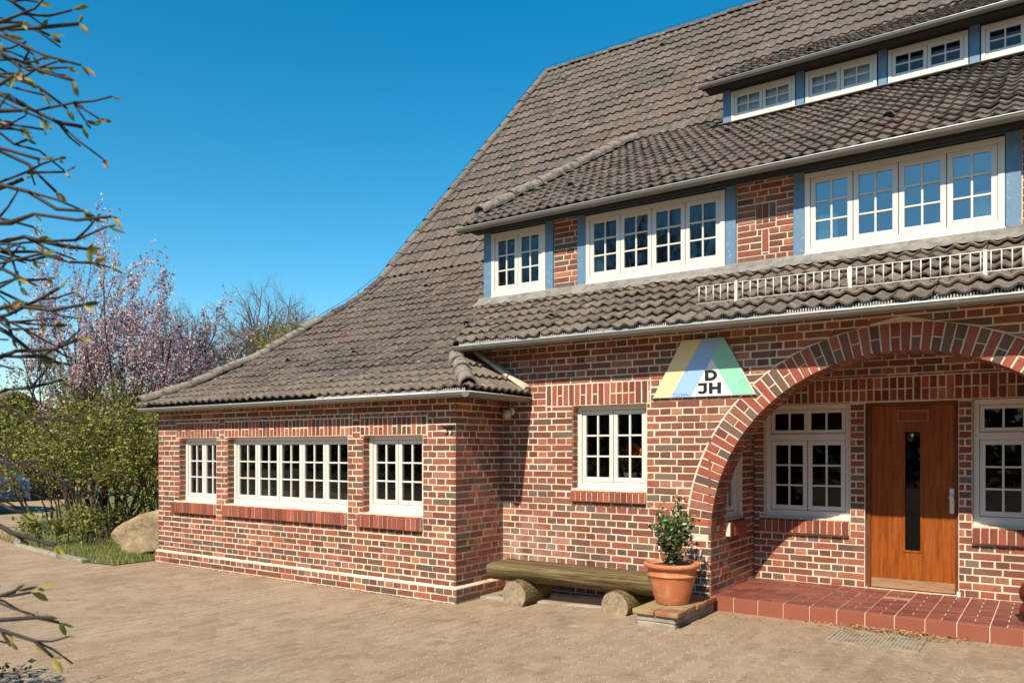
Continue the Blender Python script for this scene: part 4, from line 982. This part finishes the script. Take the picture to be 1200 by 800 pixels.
# concrete strip beneath the bench and along the step
m = MB(); 
for (a, b_, y0) in ((-5.53, -3.3, 7.32), ): m.hexa([(a, y0, -.05), (b_, y0, -.05), (b_, YM, -.05), (a, YM, -.05), (a, y0 + .01, gz(a, 0) + .03), (b_, y0 + .01, gz(b_, 0) + .02), (b_, YM, gz(b_, 0) + .03), (a, YM, gz(a, 0) + .035)])
m.build('kerb_strip', M['concrete'], bevel=.01)['kind'] = 'structure'
m = MB()
for (x0, y0, x1, y1) in ((-12.25, 6.16, -13.2, 6.24), (-13.22, 6.24, -14.2, 6.36), (-14.22, 6.37, -15.3, 6.5), (-15.32, 6.5, -16.3, 6.95), (-16.3, 6.97, -17.3, 7.5)):
    d = V((x1 - x0, y1 - y0, 0)).normalized() * .06; nn = V((-d.y, d.x, 0)) * -1
    p, q = V((x0, y0, 0)), V((x1, y1, 0)); w_ = V((0, .11, 0))
    m.hexa([p, q, q + w_, p + w_, p + V((0, 0, .055)), q + V((0, 0, .05)), q + w_ + V((0, 0, .055)), p + w_ + V((0, 0, .055))])
m.build('kerb', M['concrete'], bevel=.008)['kind'] = 'structure'

# boulder
def boulder():
    bm = bmesh.new(); bmesh.ops.create_icosphere(bm, subdivisions=5, radius=1)
    for v in bm.verts:
        p = v.co.copy(); q = V((max(-.78, min(.8, p.x)), max(-.72, min(.75, p.y)), max(-.62, min(.66 + .12 * p.x, p.z))))
        n = noise.noise(p * 1.3 + V((3, 1, 8))) * .16 + noise.noise(p * 4) * .035 + noise.noise(p * 12) * .012
        q *= 1 + n
        v.co = V((q.x * 1.12, q.y * .62, q.z * .50 + noise.noise(p * 25) * .004))
        if v.co.x < 0: v.co.z *= 1 + .28 * v.co.x
        v.co.z += .1 * v.co.x
    me = bpy.data.meshes.new('boulder'); bm.to_mesh(me); bm.free(); me.materials.append(M['rock'])
    for p in me.polygons: p.use_smooth = True
    o = bpy.data.objects.new('boulder', me); col.objects.link(o); return o
o = boulder(); o.location = (-12.42, 7.62, .34); o.rotation_euler = (0, -.05, .05); tag(o, 'big rounded sandy boulder lying beside the left corner of the annex', 'boulder')

# things behind the panes
def chair():
    root = thing('wooden_chair', 'pale wooden chair behind the long five-part window', 'chair', (-9.1, 8.2, .15), 'chairs behind the long annex window')
    x, y, z = -9.1, 8.2, .15
    for sx in (-.19, .17):
        for (sy, h) in ((-.2, .98), (.18, .44)): m = MB(); m.box(x + sx, x + sx + .03, y + sy, y + sy + .03, z, z + h); m.build('leg', M['clear_wood'], root)
    m = MB(); m.box(x - .21, x + .21, y - .22, y + .22, z + .44, z + .47); m.build('seat', M['clear_wood'], root)
    m = MB(); m.box(x - .16, x + .17, y - .205, y - .185, z + .86, z + .96); m.box(x - .16, x + .17, y - .205, y - .185, z + .74, z + .81); m.build('backrest', M['clear_wood'], root)
    return root
c0 = chair()
def dup(root, loc):
    r = root.copy(); col.objects.link(r); r.location = loc
    for ch in root.children: c = ch.copy(); col.objects.link(c); c.parent = r
    return r
c0.location = (-9.45, 7.55, .2)
for x in (-8.95, -8.4, -7.85): dup(c0, (x, 7.55 + rng.uniform(-.05, .05), .2))
def wplant(x, potm, label):
    yw = YM + .255; root = thing('window_plant', label, 'plant', (x, yw, 1.33))
    m = MB(); m.lathe((x, yw, 1.33), [(0, 0), (.055, 0), (.075, .12), (.08, .15), (.07, .15), (0, .14)], 20); m.build('pot', potm, root)
    m = MB(); t = []
    for k in range(7): twigs(m, (x, yw, 1.46), (rng.uniform(-.3, .3), rng.uniform(-.05, .15), 1), .3, .004, 0, t, seg=3)
    m.build('stem', M['leaf_pot'], root); l = MB(); f = MB()
    for pts, _ in t:
        for k in range(10): leafquad(l, pts[rng.randint(0, 2)] + V((rng.gauss(0, .03), rng.gauss(0, .03), rng.gauss(0, .03))), .03)
        for k in range(16): leafquad(f, pts[-1] + V((rng.gauss(0, .028), rng.gauss(0, .02), rng.gauss(0, .028))), .024)
    l.build('foliage', M['leaf_spring'], root); f.build('flowers', M['flower'], root)
m = MB(); m.box(-4.58, -3.66, YM + .17, YM + .45, 1.28, 1.32); part('window_board', m, M['white'])
wplant(-3.98, M['white_metal'], 'orange flowering plant in a white pot behind the ground floor window')
wplant(-3.78, M['terracotta'], 'orange flowering plant in a clay pot nearest the right jamb of the ground floor window')
def curtain(x0, x1, z0, z1, label):
    m = MB(); n = 40; vs = []
    for k in range(n + 1):
        x = x0 + (x1 - x0) * k / n; y = YD + .05 + .015 * math.sin(k * 1.3)
        vs += [(x, y, z0), (x, y + .01, z1)]
    m.add(vs, [(2 * k, 2 * k + 2, 2 * k + 3, 2 * k + 1) for k in range(n)], None, 0, True); tag(m.build('curtain', M['curtain']), label, 'curtain')
curtain(-2.27, -2.06, 4.05, 4.42, 'short turquoise curtain low in the left corner of the right dormer window')
curtain(-.72, -.53, 4.05, 4.40, 'short turquoise curtain low in the right corner of the right dormer window')
curtain(-5.16, -4.98, 4.05, 4.36, 'short turquoise curtain low in the left corner of the middle dormer window')

def blind(x0, x1, label):
    m = MB(); n = 36; vs = []
    for k in range(n + 1):
        x = x0 + (x1 - x0) * k / n; y = YT + .07 + .008 * math.sin(k * 1.7); vs += [(x, y, 7.5), (x, y, 7.93)]
    m.add(vs, [(2 * k, 2 * k + 2, 2 * k + 3, 2 * k + 1) for k in range(n)], None, 0, True); tag(m.build('net_curtain', M['white_metal']), label, 'curtain')
blind(-4.62, -3.66, 'white net curtain behind the leftmost attic window'); blind(-3.37, -2.41, 'white net curtain behind the second attic window from the left')
# ------------------------------------------------------------------ plants and trees
def W(lat, Z, z): return V((lat * CT - Z * ST, lat * ST + Z * CT, z))    # metres to the right of / ahead of the view
# grass blades on the verge
m = MB()
for k in range(9000):
    x = -11.6 - abs(rng.gauss(0, 3.2)); y = 6.3 + abs(rng.gauss(0, 1.6)); 
    if y < 6.3 + max(0, (-x - 13.5)) * .16 or x < -19 or (x > -16 and y > 6.4 + .5 * (-x - 11.5) + 3): continue
    h = rng.uniform(.03, .1); a = rng.uniform(0, 6.28); d = V((math.cos(a), math.sin(a), 0)) * .006; l = V((rng.gauss(0, .02), rng.gauss(0, .02), h)); p = V((x, y, .012)); m.add([p - d, p + d, p + l], [(0, 1, 2)])
o = m.build('grass', M['grass']); o['kind'] = 'stuff'

def shrub(loc, stems, L, r, lev, leafm, nleaf, lsize, name, label, cat='shrub', group=None, spread=.5, lean=.35, barkm='bark', rad=.5, zmin=0, kids=(3, 5), wob=.14, seg=4, tipbias=.3, cl=.06, up=.06, shrink=.6, kidfrom=.3, part_names=('stems', 'foliage')):
    root = thing(name, label, cat, loc, group); st = MB(); tp = []; loc = V(loc)
    for k in range(stems):
        a = rng.uniform(0, 6.28); rr = rad * math.sqrt(rng.random()); off = V((math.cos(a) * rr, math.sin(a) * rr, 0))
        twigs(st, loc + off, V((off.x * lean / max(rad, .1) + rng.gauss(0, .1), off.y * lean / max(rad, .1) + rng.gauss(0, .1), 1)), L * rng.uniform(.75, 1.05), r, lev, tp, spread, kids, seg, wob, up, shrink, 0, kidfrom)
    st.build(part_names[0], M[barkm], root)
    if leafm:
        lf = MB(); use = [t for t in tp if t[1] <= 1]; 
        for k in range(nleaf):
            pts, lev_ = rng.choice(use); t = rng.uniform(tipbias, 1) * (len(pts) - 1); i = min(len(pts) - 2, int(t)); c = pts[i].lerp(pts[i + 1], t - i) + V((rng.gauss(0, cl), rng.gauss(0, cl), rng.gauss(0, cl)))
            if c.z > zmin: leafquad(lf, c, lsize * rng.uniform(.6, 1.3))
        lf.build(part_names[1], M[leafm], root)
    return root, tp
shrub((-15.0, 8.6, 0), 34, 2.35, .02, 2, 'leaf_spring', 21000, .031, 'green_shrub', 'broad fresh green shrub at the left of the boulder', rad=1.3, spread=.55, zmin=.1, cl=.09, lean=.3)
shrub((-17.6, 8.9, 0), 18, 2.2, .02, 2, 'leaf_spring', 13000, .033, 'green_shrub', 'fresh green shrub farthest left, beside the pavement', rad=1.0, spread=.55, zmin=.1, cl=.09, lean=.3)
shrub((-13.6, 9.6, 0), 16, 1.8, .02, 2, 'leaf_spring', 13000, .034, 'green_shrub', 'darker green shrub close behind the boulder', rad=.8, spread=.5, zmin=.1, cl=.08, lean=.2)
shrub((-14.9, 7.5, 0), 14, .55, .012, 1, 'leaf_spring', 2600, .034, 'low_plant', 'low leafy ground plant before the green shrubs', 'plant', rad=.9, spread=.7, cl=.07)
shrub((-16.9, 8.75, 0), 12, 4.1, .05, 3, 'blossom', 38000, .03, 'blossom_tree', 'tall many-stemmed tree in pink and white blossom beside the annex', 'tree', rad=.7, spread=.42, lean=.42, zmin=1.3, kids=(4, 6), cl=.03, tipbias=.1, up=.09, shrink=.52, kidfrom=.25, part_names=('trunk', 'blossom'))
shrub((-16.6, 10.4, 0), 8, 3.5, .05, 3, 'blossom', 24000, .032, 'blossom_tree', 'pink blossoming tree standing behind the annex roof edge', 'tree', rad=.6, spread=.45, lean=.4, zmin=1.2, kids=(4, 6), cl=.03, tipbias=.1, up=.08, shrink=.52, kidfrom=.25, part_names=('trunk', 'blossom'))
def tree(loc, h, r, label, lev=4, leafm=None, nleaf=0, lsize=.05, name='bare_tree', trunk=.35, kids=(3, 5), spread=.55, up=.05, shrink=.66, cl=.1):
    root = thing(name, label, 'tree', loc); st = MB(); tp = []; loc = V(loc)
    top = loc + V((rng.gauss(0, .1), rng.gauss(0, .1), h * trunk)); st.tube([loc, loc.lerp(top, .5), top], [r * 1.2, r, r * .85], 8); st.build('trunk', M['bark_far'], root)
    cr = MB()
    for k in range(8):
        a = k * .785 + rng.uniform(-.3, .3); sp = rng.uniform(.15, .75); twigs(cr, top - V((0, 0, rng.uniform(0, h * .08))), (math.cos(a) * sp, math.sin(a) * sp, 1), h * rng.uniform(.27, .34), r * .5, lev - 1, tp, spread, kids, 4, .12, up, shrink, 0, .3)
    lf = MB()
    if leafm:
        use = [t for t in tp if t[1] <= 1]
        for k in range(nleaf):
            pts, _ = rng.choice(use); i = rng.randint(0, len(pts) - 2); c = pts[i].lerp(pts[i + 1], rng.random()) + V((rng.gauss(0, cl), rng.gauss(0, cl), rng.gauss(0, cl))); leafquad(cr, c, lsize * rng.uniform(.6, 1.3), 1)
    cr.build('crown', [M['bark_far'], M[leafm or 'bark_far']], root)
tree((-36.8, 29.2, -.05), 13.4, .34, 'widest bare tree on the skyline, above the roof slope', kids=(5, 6), spread=.7, shrink=.58, trunk=.4)
tree((-36.6, 31.9, -.05), 12.8, .32, 'bare tree just right of the widest one, touching the roof edge', kids=(5, 6), spread=.7, shrink=.58, trunk=.4)
tree((-37.6, 24.2, -.05), 11.4, .24, 'slimmer bare tree behind the pink blossom', kids=(5, 6), spread=.62, shrink=.58, trunk=.4)
tree((-36.4, 26.6, -.05), 11.2, .24, 'slim bare tree between the pink blossom and the yellow willow', kids=(5, 6), spread=.62, shrink=.58, trunk=.4)
tree((-23.6, 19.6, -.05), 7.4, .16, 'bare-limbed willow in yellow-green young leaf behind the roof', leafm='leaf_willow', nleaf=14000, lsize=.055, name='willow_tree', kids=(4, 5), spread=.6)
tree((-48, 14, -.05), 9.5, .2, 'bare tree at the far left above the shed', kids=(3, 5))
# far wood along the horizon
m = MB()
for k in range(9000):
    a = rng.uniform(-1.4, .6); D_ = rng.uniform(110, 140); h = 7 + 3 * noise.noise(V((a * 14, 0, 0))); z = rng.random() ** .7 * h; leafquad(m, V((-D_ * math.cos(a), D_ * math.sin(a) + 20, z)), rng.uniform(.4, .9))
o = m.build('far_wood', leaf_mat('far_foliage', [(0, (.06, .06, .03)), (1, (.13, .12, .06))])); o['kind'] = 'stuff'

m = MB()  # dense tree belt behind the camera, added to cut low sky light
for k in range(16000):
    x = rng.uniform(-75, 60); h = 12.5 + 2.5 * noise.noise(V((x * .12, 3, 0))) + 1.2 * noise.noise(V((x * .5, 7, 0))); z = rng.random() ** .8 * h; leafquad(m, V((x, -41 - rng.random() * 4, z)), rng.uniform(.4, .85))
o = m.build('sky_blocking_trees', M['leaf_dark']); o['kind'] = 'stuff'
m2 = MB()  # unseen tree row to the right, added to dim sky fill on facade and porch
for k in range(7000):
    y = rng.uniform(-42, 12); h = 13 + 2.5 * noise.noise(V((y * .12, 9, 0))); z = rng.random() ** .8 * h; leafquad(m2, V((26 + rng.random() * 4, y, z)), rng.uniform(.4, .85))
o = m2.build('sky_blocking_trees', M['leaf_dark']); o['kind'] = 'stuff'
# shed and car far left
root = thing('garden_shed', 'low dark shed with brown roof at the far left behind the branches', 'shed', (-28.5, 11.0, 0))
m = MB(); c = W(-19.2, 25.5, 0); m.box(c.x - 3, c.x + 1.9, c.y, c.y + 4, 0, 2.5); m.build('wall', M['dark_wood'], root)
m = MB(); m.hexa([(c.x - 3.4, c.y - .4, 2.45), (c.x + 2.3, c.y - .4, 2.45), (c.x + 2.3, c.y + 2, 3.55), (c.x - 3.4, c.y + 2, 3.55), (c.x - 3.4, c.y - .4, 2.55), (c.x + 2.3, c.y - .4, 2.55), (c.x + 2.3, c.y + 2, 3.65), (c.x - 3.4, c.y + 2, 3.65)])
m.hexa([(c.x - 3.4, c.y + 2, 3.55), (c.x + 2.3, c.y + 2, 3.55), (c.x + 2.3, c.y + 4.4, 2.45), (c.x - 3.4, c.y + 4.4, 2.45), (c.x - 3.4, c.y + 2, 3.65), (c.x + 2.3, c.y + 2, 3.65), (c.x + 2.3, c.y + 4.4, 2.55), (c.x - 3.4, c.y + 4.4, 2.55)]); m.build('roof', M['tile'], root)
for dx in (-3, 1.95): m = MB(); m.box(c.x + dx, c.x + dx + .14, c.y - .35, c.y - .21, 0, 2.46); m.build('post', M['bark_far'], root)
def car():
    c = W(-15.35, 22.0, 0); root = thing('parked_car', 'blue car parked at the far left, half hidden by branches', 'car', tuple(c)); m = MB(); paint = simple('car_blue', (.03, .09, .2), .3, .3, var=.03, bmp=0)
    prof = [(-2.05, .35), (-2.1, .62), (-1.95, .82), (-1.2, .93), (-.55, 1.38), (.75, 1.42), (1.5, .98), (2.05, .9), (2.12, .4)]
    cab = [(-1.1, .94), (-.52, 1.34), (.72, 1.38), (1.38, .99)]
    n = len(prof); vs = [(c.x + x, c.y - .82, z) for x, z in prof] + [(c.x + x, c.y + .82, z) for x, z in prof]
    m.add(vs, [tuple(range(n)), tuple(range(2 * n - 1, n - 1, -1))] + [(k, (k + 1) % n, n + (k + 1) % n, n + k) for k in range(n)]); m.build('body', paint, root, .05)
    m = MB(); m.poly([(c.x + x * .93, c.y - .826, z - .02) for x, z in cab]); m.build('side_window', M['glass_dark'], root)
    for x in (-1.3, 1.3):
        m = MB(); m.tube([(c.x + x, c.y - .86, .32), (c.x + x, c.y - .64, .32)], .32, 24); w_ = m.build('wheel', M['gasket'], root)
        m = MB(); m.tube([(c.x + x, c.y - .875, .32), (c.x + x, c.y - .855, .32)], .2, 20); m.build('rim', M['steel'], w_)
car()

# near tree whose budding twigs reach into the picture from the left
root = thing('budding_tree', 'young tree with opening leaf buds reaching in close from the left', 'tree', tuple(W(-1.95, 2.15, 0)))
tr = MB(); tk = [W(-1.95, 2.15, 0), W(-1.9, 2.12, 1.0), W(-1.86, 2.1, 1.9), W(-1.84, 2.1, 2.5), W(-1.82, 2.05, 3.1)]; tr.tube(tk, [.045, .038, .03, .024, .012], 8); tr.build('trunk', M['twig'], root)
br = MB(); lv = MB(); FPX = 924
def bleaf(b, a, sd, L, w):     # a young leaf folded along its midrib and bent back at the tip
    up = a.cross(sd); mid = [b, b + a * L * .35 - up * w * .15, b + a * L * .7 - up * w * .1, b + a * L + up * w * .5]
    vs = mid + [mid[1] + sd * w * .85 + up * w * .6, mid[2] + sd * w * .8 + up * w * .7, mid[1] - sd * w * .85 + up * w * .6, mid[2] - sd * w * .8 + up * w * .7]
    lv.add(vs, [(0, 4, 1), (1, 4, 5, 2), (2, 5, 3), (0, 1, 6), (1, 2, 7, 6), (2, 3, 7)], None, 0, True)
tipsN = [(58, 2), (88, 6), (86, 30), (62, 44), (85, 66), (80, 84), (88, 96), (118, 134), (97, 146), (52, 154), (38, 166), (78, 122), (40, 60),
         (22, 30), (34, 78), (26, 96), (48, 108), (30, 128), (56, 134), (20, 150), (44, 180), (28, 210), (36, 262), (48, 300), (24, 330), (40, 352), (20, 390),
         (72, 196), (68, 219), (124, 250), (120, 271), (104, 290), (60, 296), (108, 312), (72, 341), (98, 360), (88, 400), (58, 330), (62, 405), (44, 414), (74, 424), (95, 246), (45, 380),
         (70, 441), (96, 500), (102, 566), (30, 600), (66, 649), (42, 694), (70, 725), (58, 762), (18, 700)]
for (u, v) in tipsN:
    Z = rng.uniform(1.85, 2.35); tip = W((u - 600) / FPX * Z, Z, EYE - (v - 526) / FPX * Z)
    zz = min(max(tip.z + rng.uniform(-.12, .34), .8), 3.08); lat0 = -1.86
    b0 = W(lat0 + rng.uniform(-.02, .02), 2.1, zz); mid = b0.lerp(tip, .5) + V((rng.gauss(0, .05), rng.gauss(0, .05), rng.gauss(-.02, .05)))
    pts = []
    N = 9
    for k in range(N + 1):
        t = k / N; p = b0 * (1 - t) ** 2 + mid * 2 * t * (1 - t) + tip * t * t; pts.append(p + V((rng.gauss(0, .009), rng.gauss(0, .009), rng.gauss(0, .011))))
    r0 = rng.uniform(.0048, .0095); br.tube(pts, [r0 * (1 - .5 * k / N) * rng.choice((.9, 1, 1, 1.35)) for k in range(N + 1)], 6)
    # side twigs
    for s in range(rng.randint(2, 4)):
        i = rng.randint(2, N - 1); p = pts[i]; dd = (pts[i] - pts[i - 1]).normalized(); e = dd + V((rng.gauss(0, .35), rng.gauss(0, .35), rng.gauss(0, .5))); e.normalize(); L = rng.uniform(.05, .16)
        q = [p, p + e * L * .5 + V((0, 0, rng.gauss(0, .008))), p + e * L]; br.tube(q, [.0036, .003, .0024], 5)
        if rng.random() < .55: pts_t = q[-1]
        else: continue
        for l in range(rng.randint(1, 3)):
            a = (e + V((rng.gauss(0, .5), rng.gauss(0, .5), rng.gauss(-.25, .5)))).normalized(); sd = a.orthogonal().normalized(); sd = Matrix.Rotation(rng.uniform(0, 6.28), 3, a) @ sd; Ll = rng.uniform(.016, .04); wd = Ll * .2
            bleaf(pts_t, a, sd, Ll, wd)
    for l in range(rng.randint(3, 6)):
        e = (pts[-1] - pts[-2]).normalized(); base = pts[-1] if l < 2 else pts[rng.randint(N - 6, N)]
        a = (e + V((rng.gauss(0, .45), rng.gauss(0, .45), rng.gauss(-.35, .5)))).normalized(); sd = a.orthogonal().normalized(); sd = Matrix.Rotation(rng.uniform(0, 6.28), 3, a) @ sd; Ll = rng.uniform(.02, .045) * (1.6 if v > 640 else 1); wd = Ll * .2
        bleaf(base, a, sd, Ll, wd)
br.build('branches', M['twig'], root); lv.build('leaves', M['leaf_bud'], root)

# trees across the yard, behind the camera, seen mirrored in the panes
tree((-22.5, -30, 0), 27, .4, 'tall bare tree across the yard, mirrored in the middle dormer window', kids=(4, 6), lev=4, name='yard_tree', trunk=.25)
tree((-33, -30, 0), 25, .38, 'tall bare tree across the yard, mirrored in the left dormer window', kids=(4, 6), lev=4, name='yard_tree', trunk=.25)
def hedge():
    m = MB()
    for k in range(7000):
        x = rng.uniform(-45, 25); h = 3.2 + 1.2 * noise.noise(V((x * .4, 0, 0))); leafquad(m, V((x, -24 - rng.random() * 1.5, rng.random() * h)), rng.uniform(.12, .26))
    tag(m.build('hedge', M['leaf_dark']), 'long dark hedge across the yard, mirrored in the ground floor panes', 'hedge')
hedge()
# leafy bush just outside the lower left, its shade falls on the paving
shrub((-6.05, 1.75, 0), 10, .8, .012, 1, 'leaf_dark', 2600, .026, 'evergreen_shrub', 'low dark evergreen shrub at the lower left edge, shading the paving', rad=.3, spread=.6, cl=.07)
